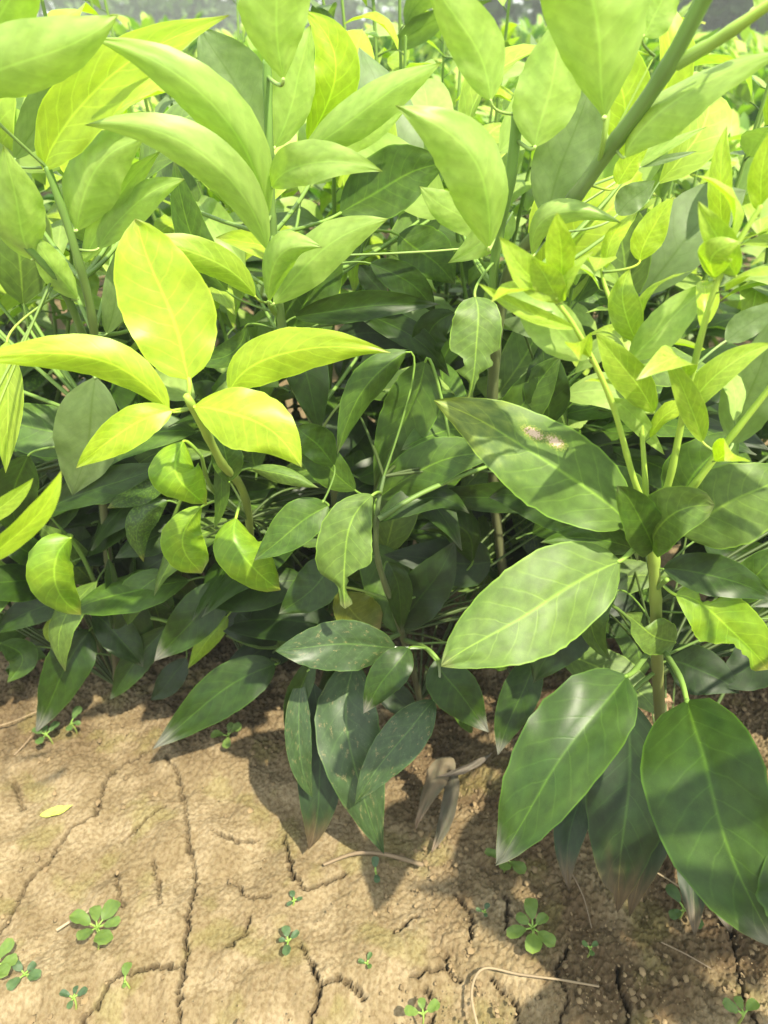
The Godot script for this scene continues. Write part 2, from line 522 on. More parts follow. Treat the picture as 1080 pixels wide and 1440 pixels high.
# small narrow leaves crowding the upper part of a young shoot
func shoot_leaves(p: Node3D, pts: Array, n: int, size: float, from: float):
	var tb := Tubes.new()
	var line := through(pts, 10)
	var spin := rng.randf() * TAU
	for k in n:
		var f := lerpf(from, 0.99, (k + 0.5) / n)
		var i := mini(int(f * (line.size() - 1)), line.size() - 2)
		var up: Vector3 = (line[i + 1] - line[i]).normalized()
		spin += 2.4
		var side := up.cross(Vector3(0, 0, 1)).normalized()
		var out := side * cos(spin) + side.cross(up) * sin(spin)
		var dir := (up * rng.randf_range(0.5, 1.3) + out).normalized()
		grown(p, tb, line[i] - p.position, dir, (up - out * 0.4 + Vector3(0, 0, 0.3)).normalized(), size * rng.randf_range(0.7, 1.2) * (1.15 - 0.4 * f), ["flush", "flush", "yellow", "light"][rng.randi() % 4])
	tag(put("twigs", tube_mesh(tb), M.stem, p), "", "", "", "stuff")

func near_saplings():
	var p: Node3D
	p = thing("citrus_sapling", Vector3(-0.2289, 0, -0.455))
	tag(p, "leftmost tall sapling of the front row with broad pale arching leaves", "sapling")
	stem(p, [Vector3(-0.2289, 0.0128, -0.455), Vector3(-0.187, 0.2504, -0.43), Vector3(-0.1614, 0.3424, -0.4), Vector3(-0.1557, 0.3917, -0.385), Vector3(-0.1583, 0.43, -0.38)], 0.003, 0.0017, Color(0.10, 0.09, 0.05), Color(0.15, 0.27, 0.055), 0.1, "stem")
	stem(p, [Vector3(-0.1695, 0.3176, -0.41), Vector3(-0.165, 0.3666, -0.385), Vector3(-0.1694, 0.3918, -0.37), Vector3(-0.1852, 0.4163, -0.36)], 0.0022, 0.0015, Color(0.08, 0.13, 0.04), Color(0.15, 0.27, 0.055), 0.1, "branch")
	stem(p, [Vector3(-0.2162, 0.0854, -0.45), Vector3(-0.2152, 0.1635, -0.43), Vector3(-0.2174, 0.1939, -0.42)], 0.002, 0.0012, Color(0.08, 0.13, 0.04), Color(0.18, 0.30, 0.05), 0, "branch")
	stem(p, [Vector3(-0.2192, 0.0702, -0.45), Vector3(-0.1715, 0.1496, -0.44), Vector3(-0.1348, 0.2237, -0.42)], 0.002, 0.0012, Color(0.08, 0.13, 0.04), Color(0.18, 0.30, 0.05), 0, "branch")
	stem(p, [Vector3(-0.2192, 0.0702, -0.45), Vector3(-0.1879, 0.1014, -0.44), Vector3(-0.1663, 0.0978, -0.44)], 0.002, 0.0012, Color(0.08, 0.13, 0.04), Color(0.18, 0.30, 0.05), 0, "branch")
	leaf(p, Vector3(-0.179, 0.4638, -0.34), Vector3(-0.1341, 0.4737, -0.33), Vector3(-0.1015, 0.4884, -0.34), Vector3(0.08, -0.26, 0.96), 0.0270, -0.14, -0.63, "light", Vector3(-0.1852, 0.4163, -0.36))
	leaf(p, Vector3(-0.1777, 0.4719, -0.36), Vector3(-0.1494, 0.4888, -0.35), Vector3(-0.1306, 0.5081, -0.34), Vector3(-0.05, -0.43, 0.9), 0.0251, -0.14, -0.45, "light", Vector3(-0.1583, 0.43, -0.38))
	leaf(p, Vector3(-0.1601, 0.4285, -0.38), Vector3(-0.1269, 0.4622, -0.375), Vector3(-0.0644, 0.4889, -0.37), Vector3(-0.23, 0.2, 0.95), 0.0277, 0.31, -0.24, "yellow", Vector3(-0.1583, 0.43, -0.38), {"label": "bright yellow folded leaf behind the pale arching leaves"})
	leaf(p, Vector3(-0.182, 0.4306, -0.4), Vector3(-0.1487, 0.461, -0.4), Vector3(-0.1212, 0.4807, -0.4), Vector3(0.23, -0.28, 0.93), 0.0210, 0.09, 0.00, "pale", Vector3(-0.1583, 0.43, -0.38))
	leaf(p, Vector3(-0.1527, 0.4003, -0.385), Vector3(-0.1351, 0.4276, -0.375), Vector3(-0.1068, 0.4439, -0.37), Vector3(-0.23, -0.09, 0.97), 0.0302, -0.21, -0.45, "light", Vector3(-0.1563, 0.4013, -0.3838))
	leaf(p, Vector3(-0.1545, 0.3835, -0.39), Vector3(-0.1334, 0.4126, -0.39), Vector3(-0.1065, 0.4358, -0.39), Vector3(0.1, -0.09, 0.99), 0.0140, 0.17, -0.45, "light", Vector3(-0.1566, 0.3835, -0.3875))
	leaf(p, Vector3(-0.1457, 0.3906, -0.39), Vector3(-0.1238, 0.4117, -0.39), Vector3(-0.0968, 0.4233, -0.39), Vector3(0.02, -0.03, 1), 0.0169, 0.10, -0.45, "light", Vector3(-0.1557, 0.3917, -0.385))
	leaf(p, Vector3(-0.1715, 0.3901, -0.37), Vector3(-0.1681, 0.4132, -0.36), Vector3(-0.1646, 0.4417, -0.355), Vector3(0.4, -0.3, 0.86), 0.0245, -0.14, -0.45, "light", Vector3(-0.1694, 0.3918, -0.37))
	leaf(p, Vector3(-0.1595, 0.3666, -0.385), Vector3(-0.1641, 0.3855, -0.375), Vector3(-0.1686, 0.4018, -0.37), Vector3(0.69, -0.13, 0.72), 0.0151, -0.09, -0.28, "light", Vector3(-0.165, 0.3666, -0.385))
	leaf(p, Vector3(-0.1897, 0.3525, -0.36), Vector3(-0.1926, 0.326, -0.35), Vector3(-0.2025, 0.285, -0.345), Vector3(0.17, 0.18, 0.97), 0.0166, 0.21, 0.00, "flush", Vector3(-0.1658, 0.3708, -0.3825))
	leaf(p, Vector3(-0.1543, 0.3424, -0.4), Vector3(-0.1419, 0.3699, -0.4), Vector3(-0.1366, 0.3933, -0.41), Vector3(0.43, 0.03, 0.9), 0.0163, 0.17, 0.00, "pale", Vector3(-0.1614, 0.3424, -0.4))
	leaf(p, Vector3(-0.1738, 0.2962, -0.24), Vector3(-0.136, 0.3245, -0.235), Vector3(-0.12, 0.3453, -0.24), Vector3(0.17, -0.18, 0.97), 0.0098, 0.17, 0.00, "yellow", Vector3(-0.1672, 0.3792, -0.3775))
	leaf(p, Vector3(-0.1807, 0.3054, -0.26), Vector3(-0.1576, 0.3179, -0.26), Vector3(-0.1431, 0.3296, -0.262), Vector3(0.12, -0.11, 0.99), 0.0082, 0.17, 0.00, "flush", Vector3(-0.1668, 0.3771, -0.3788))
	leaf(p, Vector3(-0.2201, 0.221, -0.41), Vector3(-0.1747, 0.2453, -0.4), Vector3(-0.1316, 0.259, -0.4), Vector3(-0.32, 0.55, 0.77), 0.0225, 0.24, 0.17, "dark", Vector3(-0.2174, 0.1939, -0.42))
	leaf(p, Vector3(-0.1369, 0.241, -0.42), Vector3(-0.1599, 0.2292, -0.42), Vector3(-0.1862, 0.2153, -0.42), Vector3(-0.29, 0.56, 0.77), 0.0180, 0.00, 0.00, "mottled", Vector3(-0.1348, 0.2237, -0.42))
	leaf(p, Vector3(-0.2103, 0.1984, -0.41), Vector3(-0.221, 0.179, -0.393), Vector3(-0.2131, 0.1398, -0.4), Vector3(0.58, 0.11, 0.81), 0.0347, -0.17, -0.70, "fresh", Vector3(-0.2174, 0.1939, -0.42), {"a": 0.5, "e": 0.55, "twist": 0.1, "label": "leaf curled like a spoon, hanging at the left"})
	leaf(p, Vector3(-0.1659, 0.3172, -0.4), Vector3(-0.1774, 0.2787, -0.395), Vector3(-0.1969, 0.238, -0.4), Vector3(0.21, -0.08, 0.97), 0.0373, 0.14, -0.10, "pale", Vector3(-0.1678, 0.3194, -0.4075))
	leaf(p, Vector3(-0.222, 0.1321, -0.43), Vector3(-0.2562, 0.1297, -0.415), Vector3(-0.2835, 0.1181, -0.405), Vector3(0.2, 0.55, 0.81), 0.0217, 0.17, -0.14, "dark", Vector3(-0.2156, 0.131, -0.4383))
	leaf(p, Vector3(-0.2286, 0.0942, -0.435), Vector3(-0.2454, 0.0714, -0.415), Vector3(-0.2793, 0.0124, -0.405), Vector3(0.15, 0.26, 0.95), 0.0340, 0.21, -0.17, "sheentip", Vector3(-0.216, 0.0984, -0.4467))
	leaf(p, Vector3(-0.2228, 0.1114, -0.435), Vector3(-0.2019, 0.0966, -0.425), Vector3(-0.1874, 0.0696, -0.42), Vector3(0.38, 0.58, 0.72), 0.0282, 0.24, -0.17, "dark", Vector3(-0.2158, 0.1114, -0.4433))
	leaf(p, Vector3(-0.1672, 0.0985, -0.435), Vector3(-0.1949, 0.0692, -0.425), Vector3(-0.22, 0.0336, -0.42), Vector3(-0.19, 0.37, 0.91), 0.0238, 0.24, 0.00, "dark", Vector3(-0.1681, 0.0981, -0.44))
	leaf(p, Vector3(-0.1442, 0.2214, -0.42), Vector3(-0.1628, 0.2076, -0.41), Vector3(-0.1651, 0.1783, -0.41), Vector3(0.14, 0.16, 0.98), 0.0208, -0.17, -0.52, "mottled", Vector3(-0.1379, 0.2175, -0.4217))
	leaf(p, Vector3(-0.1953, 0.1703, -0.425), Vector3(-0.1964, 0.1441, -0.42), Vector3(-0.2026, 0.1075, -0.42), Vector3(0.34, 0.04, 0.94), 0.0103, 0.52, 0.00, "dark", Vector3(-0.201, 0.1712, -0.4383))
	leaf(p, Vector3(-0.1556, 0.1341, -0.43), Vector3(-0.1652, 0.1415, -0.425), Vector3(-0.1774, 0.1441, -0.42), Vector3(0.54, 0.51, 0.67), 0.0177, -0.14, -0.52, "bright", Vector3(-0.1754, 0.143, -0.4408))
	leaf(p, Vector3(-0.2514, 0.1014, -0.44), Vector3(-0.2569, 0.0972, -0.43), Vector3(-0.2512, 0.0796, -0.43), Vector3(0.43, 0.38, 0.82), 0.0098, 0.00, 0.00, "flush", Vector3(-0.2159, 0.1049, -0.445))
	leaf(p, Vector3(-0.2417, 0.1647, -0.42), Vector3(-0.246, 0.1902, -0.41), Vector3(-0.2692, 0.1931, -0.41), Vector3(0.62, 0.36, 0.69), 0.0193, 0.17, 0.00, "dark", Vector3(-0.2155, 0.1686, -0.4283))
	leaf(p, Vector3(-0.1577, 0.065, -0.435), Vector3(-0.1713, 0.0491, -0.425), Vector3(-0.1874, 0.0336, -0.42), Vector3(0, 0.43, 0.9), 0.0204, 0.14, 0.00, "shade", Vector3(-0.1663, 0.0978, -0.44))
	leaf(p, Vector3(-0.2228, 0.2611, -0.41), Vector3(-0.2402, 0.2298, -0.41), Vector3(-0.2504, 0.1891, -0.42), Vector3(0.28, -0.24, 0.93), 0.0277, 0.14, 0.00, "dark", Vector3(-0.1848, 0.2581, -0.4275))
	leaf(p, Vector3(-0.3125, 0.0664, -0.45), Vector3(-0.2926, 0.0602, -0.44), Vector3(-0.3047, 0.0425, -0.43), Vector3(0.42, 0.66, 0.62), 0.0230, 0.14, 0.00, "mid", Vector3(-0.2219, 0.0524, -0.4508))
	overstorey(p, [Vector3(-0.2289, 0.0128, -0.455), Vector3(-0.201, 0.1712, -0.4383), Vector3(-0.1784, 0.2811, -0.42), Vector3(-0.1614, 0.3424, -0.4), Vector3(-0.1576, 0.3753, -0.39), Vector3(-0.1566, 0.4045, -0.3833), Vector3(-0.1583, 0.43, -0.38), Vector3(-0.1669, 0.3462, -0.3954), Vector3(-0.1661, 0.3729, -0.3812), Vector3(-0.169, 0.3897, -0.3712), Vector3(-0.1786, 0.4061, -0.3642), Vector3(-0.216, 0.0984, -0.4467), Vector3(-0.2153, 0.1505, -0.4333), Vector3(-0.2163, 0.1787, -0.425), Vector3(-0.2152, 0.0768, -0.4492), Vector3(-0.1834, 0.1298, -0.4425), Vector3(-0.1562, 0.1805, -0.4317), Vector3(-0.2192, 0.0702, -0.45), Vector3(-0.1983, 0.091, -0.4433), Vector3(-0.1807, 0.1002, -0.44), Vector3(-0.1663, 0.0978, -0.44)], 15, -0.34, -0.14, 0.31, 0.42, -0.54, -0.45)
	understorey(p, [Vector3(-0.2289, 0.0128, -0.455), Vector3(-0.187, 0.2504, -0.43), Vector3(-0.1614, 0.3424, -0.4), Vector3(-0.1557, 0.3917, -0.385), Vector3(-0.1583, 0.43, -0.38)], 34, -0.36, -0.17, 0.11, 0.22, -0.47, -0.435)
	understorey(p, [Vector3(-0.2289, 0.0128, -0.455), Vector3(-0.187, 0.2504, -0.43), Vector3(-0.1614, 0.3424, -0.4), Vector3(-0.1557, 0.3917, -0.385), Vector3(-0.1583, 0.43, -0.38)], 46, -0.4, -0.17, 0.04, 0.26, -0.56, -0.455)
	understorey(p, [Vector3(-0.2289, 0.0128, -0.455), Vector3(-0.187, 0.2504, -0.43), Vector3(-0.1614, 0.3424, -0.4), Vector3(-0.1557, 0.3917, -0.385), Vector3(-0.1583, 0.43, -0.38)], 16, -0.42, -0.17, 0.02, 0.12, -0.53, -0.46)
	p = thing("citrus_sapling", Vector3(-0.0379, 0, -0.475))
	tag(p, "tall sapling left of the middle with pale arching leaves round one upright stem", "sapling")
	stem(p, [Vector3(-0.0379, -0.03, -0.475), Vector3(-0.0379, 0.0434, -0.475), Vector3(-0.0345, 0.2172, -0.44), Vector3(-0.0409, 0.2685, -0.425), Vector3(-0.0541, 0.3066, -0.415), Vector3(-0.0582, 0.3472, -0.41), Vector3(-0.0585, 0.3944, -0.405), Vector3(-0.0563, 0.4353, -0.4), Vector3(-0.0542, 0.4724, -0.4)], 0.0032, 0.002, Color(0.10, 0.09, 0.05), Color(0.15, 0.27, 0.055), 0.1, "stem")
	stem(p, [Vector3(-0.0607, 0.3513, -0.41), Vector3(-0.0626, 0.3603, -0.4)], 0.002, 0.0015, Color(0.20, 0.33, 0.07), Color(0.18, 0.30, 0.05), 0, "branch")
	leaf(p, Vector3(-0.0442, 0.4657, -0.375), Vector3(-0.0436, 0.4904, -0.365), Vector3(-0.0429, 0.5195, -0.36), Vector3(0.12, -0.27, 0.96), 0.0314, -0.17, -0.35, "light", Vector3(-0.0545, 0.4662, -0.4), {"a": 1.0, "e": 0.75})
	leaf(p, Vector3(-0.0604, 0.4337, -0.43), Vector3(-0.0769, 0.4627, -0.43), Vector3(-0.0903, 0.4858, -0.435), Vector3(0.11, 0.16, 0.98), 0.0329, 0.14, 0.00, "pale", Vector3(-0.0567, 0.4285, -0.4008))
	leaf(p, Vector3(-0.0541, 0.4354, -0.405), Vector3(-0.0412, 0.4622, -0.405), Vector3(-0.0342, 0.4863, -0.41), Vector3(0.42, -0.07, 0.91), 0.0237, -0.14, -0.28, "light", Vector3(-0.0563, 0.4353, -0.4))
	leaf(p, Vector3(-0.0402, 0.4353, -0.43), Vector3(-0.0242, 0.4691, -0.42), Vector3(-0.0384, 0.4923, -0.43), Vector3(0.06, 0, 1), 0.0229, 0.17, -0.17, "yellow", Vector3(-0.0565, 0.4319, -0.4004))
	leaf(p, Vector3(-0.0412, 0.431, -0.41), Vector3(-0.0074, 0.4536, -0.4), Vector3(0.0266, 0.4716, -0.4), Vector3(-0.13, -0.02, 0.99), 0.0216, -0.14, -0.63, "light", Vector3(-0.0565, 0.4319, -0.4004))
	leaf(p, Vector3(-0.0376, 0.4269, -0.43), Vector3(-0.0103, 0.441, -0.43), Vector3(0.0109, 0.4501, -0.43), Vector3(-0.03, 0.06, 1), 0.0155, 0.17, -0.28, "light", Vector3(-0.0569, 0.4251, -0.4012))
	leaf(p, Vector3(-0.0542, 0.4203, -0.385), Vector3(-0.0336, 0.434, -0.365), Vector3(-0.0006, 0.4309, -0.36), Vector3(-0.43, 0.04, 0.9), 0.0185, 0.28, -0.45, "light", Vector3(-0.057, 0.4217, -0.4017), {"wave": 0.14})
	leaf(p, Vector3(-0.0591, 0.4037, -0.39), Vector3(-0.0734, 0.4565, -0.365), Vector3(-0.1192, 0.4809, -0.36), Vector3(0.17, -0.24, 0.96), 0.0258, -0.17, -0.54, "light", Vector3(-0.058, 0.4046, -0.4037), {"label": "upper of two pale leaves arching to the left, its tip to the left"})
	leaf(p, Vector3(-0.058, 0.3922, -0.38), Vector3(-0.0774, 0.4381, -0.355), Vector3(-0.126, 0.4501, -0.35), Vector3(0.26, -0.19, 0.95), 0.0234, -0.17, -0.54, "light", Vector3(-0.0585, 0.3944, -0.405), {"label": "lower of two pale leaves arching to the left, its tip to the left"})
	leaf(p, Vector3(-0.065, 0.3703, -0.375), Vector3(-0.0845, 0.396, -0.355), Vector3(-0.1195, 0.401, -0.35), Vector3(0.39, -0.05, 0.92), 0.0168, -0.21, -0.24, "flush", Vector3(-0.0626, 0.3603, -0.4))
	leaf(p, Vector3(-0.0602, 0.3648, -0.385), Vector3(-0.0505, 0.3924, -0.365), Vector3(-0.0291, 0.3981, -0.36), Vector3(-0.39, -0.29, 0.87), 0.0212, -0.28, -0.91, "light", Vector3(-0.0626, 0.3603, -0.4))
	leaf(p, Vector3(-0.0588, 0.3621, -0.39), Vector3(-0.0305, 0.391, -0.385), Vector3(0.0021, 0.406, -0.385), Vector3(-0.14, 0.08, 0.99), 0.0236, -0.10, -0.45, "light", Vector3(-0.0626, 0.3603, -0.4))
	leaf(p, Vector3(-0.0517, 0.3457, -0.42), Vector3(-0.0113, 0.353, -0.415), Vector3(0.0317, 0.3531, -0.42), Vector3(-0.03, 0.29, 0.96), 0.0177, 0.24, 0.17, "dark", Vector3(-0.0578, 0.3438, -0.4104))
	leaf(p, Vector3(-0.0247, 0.3984, -0.44), Vector3(0.0059, 0.415, -0.44), Vector3(0.0347, 0.4246, -0.44), Vector3(-0.06, 0.13, 0.99), 0.0336, 0.09, 0.00, "mid", Vector3(-0.0585, 0.3944, -0.405))
	leaf(p, Vector3(-0.0598, 0.3277, -0.43), Vector3(-0.0412, 0.3575, -0.43), Vector3(-0.0256, 0.388, -0.435), Vector3(-0.01, 0.09, 1), 0.0346, 0.09, 0.00, "mid", Vector3(-0.0561, 0.3269, -0.4125))
	leaf(p, Vector3(-0.0081, 0.3736, -0.43), Vector3(0.0143, 0.3624, -0.43), Vector3(0.0305, 0.3434, -0.435), Vector3(0.2, 0.09, 0.98), 0.0180, 0.09, 0.00, "dark", Vector3(-0.0583, 0.3708, -0.4075))
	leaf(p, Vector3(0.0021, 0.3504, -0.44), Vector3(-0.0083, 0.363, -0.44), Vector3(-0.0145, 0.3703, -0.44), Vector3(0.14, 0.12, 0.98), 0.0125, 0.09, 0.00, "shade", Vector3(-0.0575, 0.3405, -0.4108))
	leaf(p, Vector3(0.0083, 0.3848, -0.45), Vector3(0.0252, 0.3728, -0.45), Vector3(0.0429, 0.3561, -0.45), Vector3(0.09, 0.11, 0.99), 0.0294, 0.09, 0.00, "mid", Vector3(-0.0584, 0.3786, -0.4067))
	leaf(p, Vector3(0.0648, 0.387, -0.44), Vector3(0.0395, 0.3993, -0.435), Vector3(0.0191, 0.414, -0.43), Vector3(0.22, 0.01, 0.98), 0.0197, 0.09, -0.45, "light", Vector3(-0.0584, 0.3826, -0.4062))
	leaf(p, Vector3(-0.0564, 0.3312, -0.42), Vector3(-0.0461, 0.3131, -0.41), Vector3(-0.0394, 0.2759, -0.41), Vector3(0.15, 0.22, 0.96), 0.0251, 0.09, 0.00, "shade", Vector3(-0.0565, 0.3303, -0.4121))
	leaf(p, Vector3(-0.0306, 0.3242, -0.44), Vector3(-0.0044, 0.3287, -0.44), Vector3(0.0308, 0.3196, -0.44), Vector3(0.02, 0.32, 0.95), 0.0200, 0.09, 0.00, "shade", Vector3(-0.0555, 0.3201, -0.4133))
	leaf(p, Vector3(-0.0806, 0.3398, -0.42), Vector3(-0.0928, 0.3225, -0.42), Vector3(-0.1224, 0.3225, -0.42), Vector3(-0.1, 0.23, 0.97), 0.0143, 0.09, 0.00, "mid", Vector3(-0.0575, 0.3405, -0.4108))
	leaf(p, Vector3(-0.0171, 0.3419, -0.44), Vector3(0.0149, 0.3321, -0.43), Vector3(0.0404, 0.305, -0.43), Vector3(0.02, 0.29, 0.96), 0.0170, 0.14, 0.00, "dark", Vector3(-0.0568, 0.3337, -0.4117))
	leaf(p, Vector3(-0.0907, 0.3575, -0.43), Vector3(-0.1044, 0.3912, -0.42), Vector3(-0.1084, 0.4281, -0.42), Vector3(0.47, -0.01, 0.88), 0.0196, 0.17, 0.00, "mid", Vector3(-0.0607, 0.3513, -0.41))
	overstorey(p, [Vector3(-0.0379, -0.03, -0.475), Vector3(-0.0379, 0.0189, -0.475), Vector3(-0.0367, 0.1013, -0.4633), Vector3(-0.0345, 0.2172, -0.44), Vector3(-0.0387, 0.2514, -0.43), Vector3(-0.0453, 0.2812, -0.4217), Vector3(-0.0541, 0.3066, -0.415), Vector3(-0.0568, 0.3337, -0.4117), Vector3(-0.0583, 0.3629, -0.4083), Vector3(-0.0585, 0.3944, -0.405), Vector3(-0.057, 0.4217, -0.4017), Vector3(-0.0556, 0.4477, -0.4), Vector3(-0.0542, 0.4724, -0.4), Vector3(-0.0618, 0.3565, -0.4042)], 15, -0.16, 0.05, 0.32, 0.43, -0.55, -0.46)
	understorey(p, [Vector3(-0.0379, 0.0434, -0.475), Vector3(-0.0345, 0.2172, -0.44), Vector3(-0.0409, 0.2685, -0.425), Vector3(-0.0541, 0.3066, -0.415), Vector3(-0.0582, 0.3472, -0.41), Vector3(-0.0585, 0.3944, -0.405), Vector3(-0.0563, 0.4353, -0.4), Vector3(-0.0542, 0.4724, -0.4)], 28, -0.14, 0.0, 0.18, 0.3, -0.47, -0.43)
	understorey(p, [Vector3(-0.0379, 0.0434, -0.475), Vector3(-0.0345, 0.2172, -0.44), Vector3(-0.0409, 0.2685, -0.425), Vector3(-0.0541, 0.3066, -0.415), Vector3(-0.0582, 0.3472, -0.41), Vector3(-0.0585, 0.3944, -0.405), Vector3(-0.0563, 0.4353, -0.4), Vector3(-0.0542, 0.4724, -0.4)], 44, -0.19, 0.02, 0.05, 0.27, -0.58, -0.465)
	p = thing("citrus_sapling", Vector3(-0.1144, 0, -0.46))
	tag(p, "front sapling at the left with a bright yellow-green rosette and curled leaves", "sapling")
	stem(p, [Vector3(-0.1144, -0.03, -0.46), Vector3(-0.1144, 0.0246, -0.46), Vector3(-0.0872, 0.2197, -0.4), Vector3(-0.0873, 0.2937, -0.345), Vector3(-0.0884, 0.336, -0.315), Vector3(-0.0899, 0.3441, -0.312)], 0.0032, 0.0016, Color(0.10, 0.09, 0.05), Color(0.30, 0.44, 0.06), 0, "stem")
	stem(p, [Vector3(-0.0872, 0.2197, -0.4), Vector3(-0.0994, 0.259, -0.37), Vector3(-0.0978, 0.2931, -0.35)], 0.0016, 0.001, Color(0.08, 0.13, 0.04), Color(0.18, 0.30, 0.05), 0, "branch")
	stem(p, [Vector3(-0.0982, 0.1441, -0.43), Vector3(-0.1026, 0.1783, -0.41), Vector3(-0.0978, 0.2242, -0.385)], 0.0016, 0.001, Color(0.08, 0.13, 0.04), Color(0.18, 0.30, 0.05), 0, "branch")
	stem(p, [Vector3(-0.1084, 0.0702, -0.45), Vector3(-0.0925, 0.0698, -0.43)], 0.002, 0.0012, Color(0.08, 0.13, 0.04), Color(0.18, 0.30, 0.05), 0, "branch")
	stem(p, [Vector3(-0.1025, 0.1157, -0.44), Vector3(-0.0758, 0.1915, -0.4), Vector3(-0.0346, 0.2579, -0.36)], 0.0018, 0.0012, Color(0.08, 0.13, 0.04), Color(0.18, 0.30, 0.05), 0, "branch")
	leaf(p, Vector3(-0.0912, 0.3463, -0.325), Vector3(-0.0996, 0.3797, -0.335), Vector3(-0.1099, 0.4137, -0.345), Vector3(0.26, 0.34, 0.9), 0.0408, 0.17, -0.17, "yellow", Vector3(-0.0895, 0.3421, -0.3127), {"a": 0.6, "e": 0.72, "label": "broad upright yellow-green leaf in full sun, widest of the bright rosette"})
	leaf(p, Vector3(-0.0998, 0.335, -0.315), Vector3(-0.1281, 0.3621, -0.31), Vector3(-0.1771, 0.365, -0.3), Vector3(0.24, 0.13, 0.96), 0.0212, -0.28, -0.38, "yellow", Vector3(-0.0885, 0.3367, -0.3147), {"label": "long yellow-green leaf arching out to the left with a white sheen"})
	leaf(p, Vector3(-0.0981, 0.3353, -0.315), Vector3(-0.1196, 0.3296, -0.305), Vector3(-0.1427, 0.3131, -0.3), Vector3(0.15, 0.33, 0.93), 0.0176, 0.21, -0.17, "yellow", Vector3(-0.0885, 0.3367, -0.3147))
	leaf(p, Vector3(-0.0755, 0.3356, -0.335), Vector3(-0.047, 0.3565, -0.335), Vector3(0.003, 0.3558, -0.335), Vector3(-0.03, 0.1, 0.99), 0.0240, -0.10, -0.21, "yellow", Vector3(-0.0881, 0.3254, -0.3225))
	leaf(p, Vector3(-0.0874, 0.3385, -0.312), Vector3(-0.0587, 0.3346, -0.305), Vector3(-0.0382, 0.3135, -0.3), Vector3(0.04, 0.5, 0.87), 0.0303, -0.14, -0.24, "yellow", Vector3(-0.0889, 0.3387, -0.314))
	leaf(p, Vector3(-0.1045, 0.3042, -0.345), Vector3(-0.1045, 0.2926, -0.328), Vector3(-0.0957, 0.2697, -0.338), Vector3(0.45, 0.29, 0.84), 0.0322, -0.17, -0.91, "fresh", Vector3(-0.0978, 0.2931, -0.35), {"a": 0.5, "e": 0.5, "twist": 0.1})
	leaf(p, Vector3(-0.0872, 0.2706, -0.36), Vector3(-0.0868, 0.2887, -0.36), Vector3(-0.0937, 0.3035, -0.365), Vector3(0.27, 0.2, 0.94), 0.0172, 0.14, 0.00, "mid", Vector3(-0.0872, 0.269, -0.3633))
	leaf(p, Vector3(-0.0754, 0.2769, -0.365), Vector3(-0.0557, 0.278, -0.355), Vector3(-0.0365, 0.2698, -0.355), Vector3(-0.11, 0.55, 0.83), 0.0118, -0.35, -0.52, "bright", Vector3(-0.0872, 0.2752, -0.3588))
	leaf(p, Vector3(-0.1089, 0.2451, -0.375), Vector3(-0.1202, 0.2283, -0.365), Vector3(-0.1125, 0.2027, -0.365), Vector3(0.25, 0.2, 0.95), 0.0281, -0.24, -0.35, "fresh", Vector3(-0.0964, 0.2492, -0.3775), {"a": 0.75, "e": 0.4, "twist": 0.1})
	leaf(p, Vector3(-0.0894, 0.237, -0.375), Vector3(-0.0834, 0.2219, -0.355), Vector3(-0.0646, 0.1922, -0.362), Vector3(0.38, 0.44, 0.81), 0.0347, -0.17, -0.77, "fresh", Vector3(-0.0872, 0.2444, -0.3817), {"a": 0.5, "e": 0.5, "twist": 0.1, "label": "leaf bulging like a cup below the bright rosette, yellow spotted"})
	leaf(p, Vector3(-0.0945, 0.2824, -0.37), Vector3(-0.0932, 0.262, -0.365), Vector3(-0.1014, 0.2349, -0.365), Vector3(0.17, 0.08, 0.98), 0.0090, 0.17, 0.00, "mid", Vector3(-0.0986, 0.2761, -0.36))
	leaf(p, Vector3(-0.1031, 0.1663, -0.4), Vector3(-0.1296, 0.1487, -0.385), Vector3(-0.1606, 0.1141, -0.38), Vector3(-0.05, 0.4, 0.91), 0.0300, 0.21, -0.14, "sheentip", Vector3(-0.1018, 0.1726, -0.4133))
	leaf(p, Vector3(-0.113, 0.1299, -0.41), Vector3(-0.1273, 0.1144, -0.4), Vector3(-0.1455, 0.0877, -0.4), Vector3(-0.09, 0.3, 0.95), 0.0164, -0.24, -0.35, "fresh", Vector3(-0.0985, 0.1384, -0.425))
	leaf(p, Vector3(-0.0798, 0.092, -0.4), Vector3(-0.1185, 0.0781, -0.385), Vector3(-0.1732, 0.0326, -0.372), Vector3(-0.1, 0.55, 0.83), 0.0354, 0.24, -0.17, "sheentip", Vector3(-0.0925, 0.0698, -0.43), {"label": "long dark leaf with a painted whitish tip sheen reaching out over the bare soil"})
	leaf(p, Vector3(-0.081, 0.0939, -0.42), Vector3(-0.1011, 0.1205, -0.41), Vector3(-0.1263, 0.1259, -0.41), Vector3(0.5, 0.48, 0.72), 0.0228, 0.14, 0.00, "shade", Vector3(-0.0925, 0.0698, -0.43))
	leaf(p, Vector3(-0.0817, 0.1186, -0.42), Vector3(-0.0984, 0.147, -0.41), Vector3(-0.1207, 0.1502, -0.41), Vector3(0.52, 0.41, 0.75), 0.0252, 0.14, 0.00, "shade", Vector3(-0.1008, 0.1222, -0.43))
	leaf(p, Vector3(-0.0318, 0.255, -0.36), Vector3(-0.0506, 0.2465, -0.35), Vector3(-0.0751, 0.2271, -0.345), Vector3(0, 0.48, 0.88), 0.0243, 0.17, -0.14, "mid", Vector3(-0.0346, 0.2579, -0.36))
	leaf(p, Vector3(-0.0292, 0.27, -0.38), Vector3(-0.0403, 0.2889, -0.375), Vector3(-0.0498, 0.2978, -0.375), Vector3(0.39, 0.12, 0.91), 0.0201, 0.09, 0.00, "dark", Vector3(-0.0346, 0.2579, -0.36))
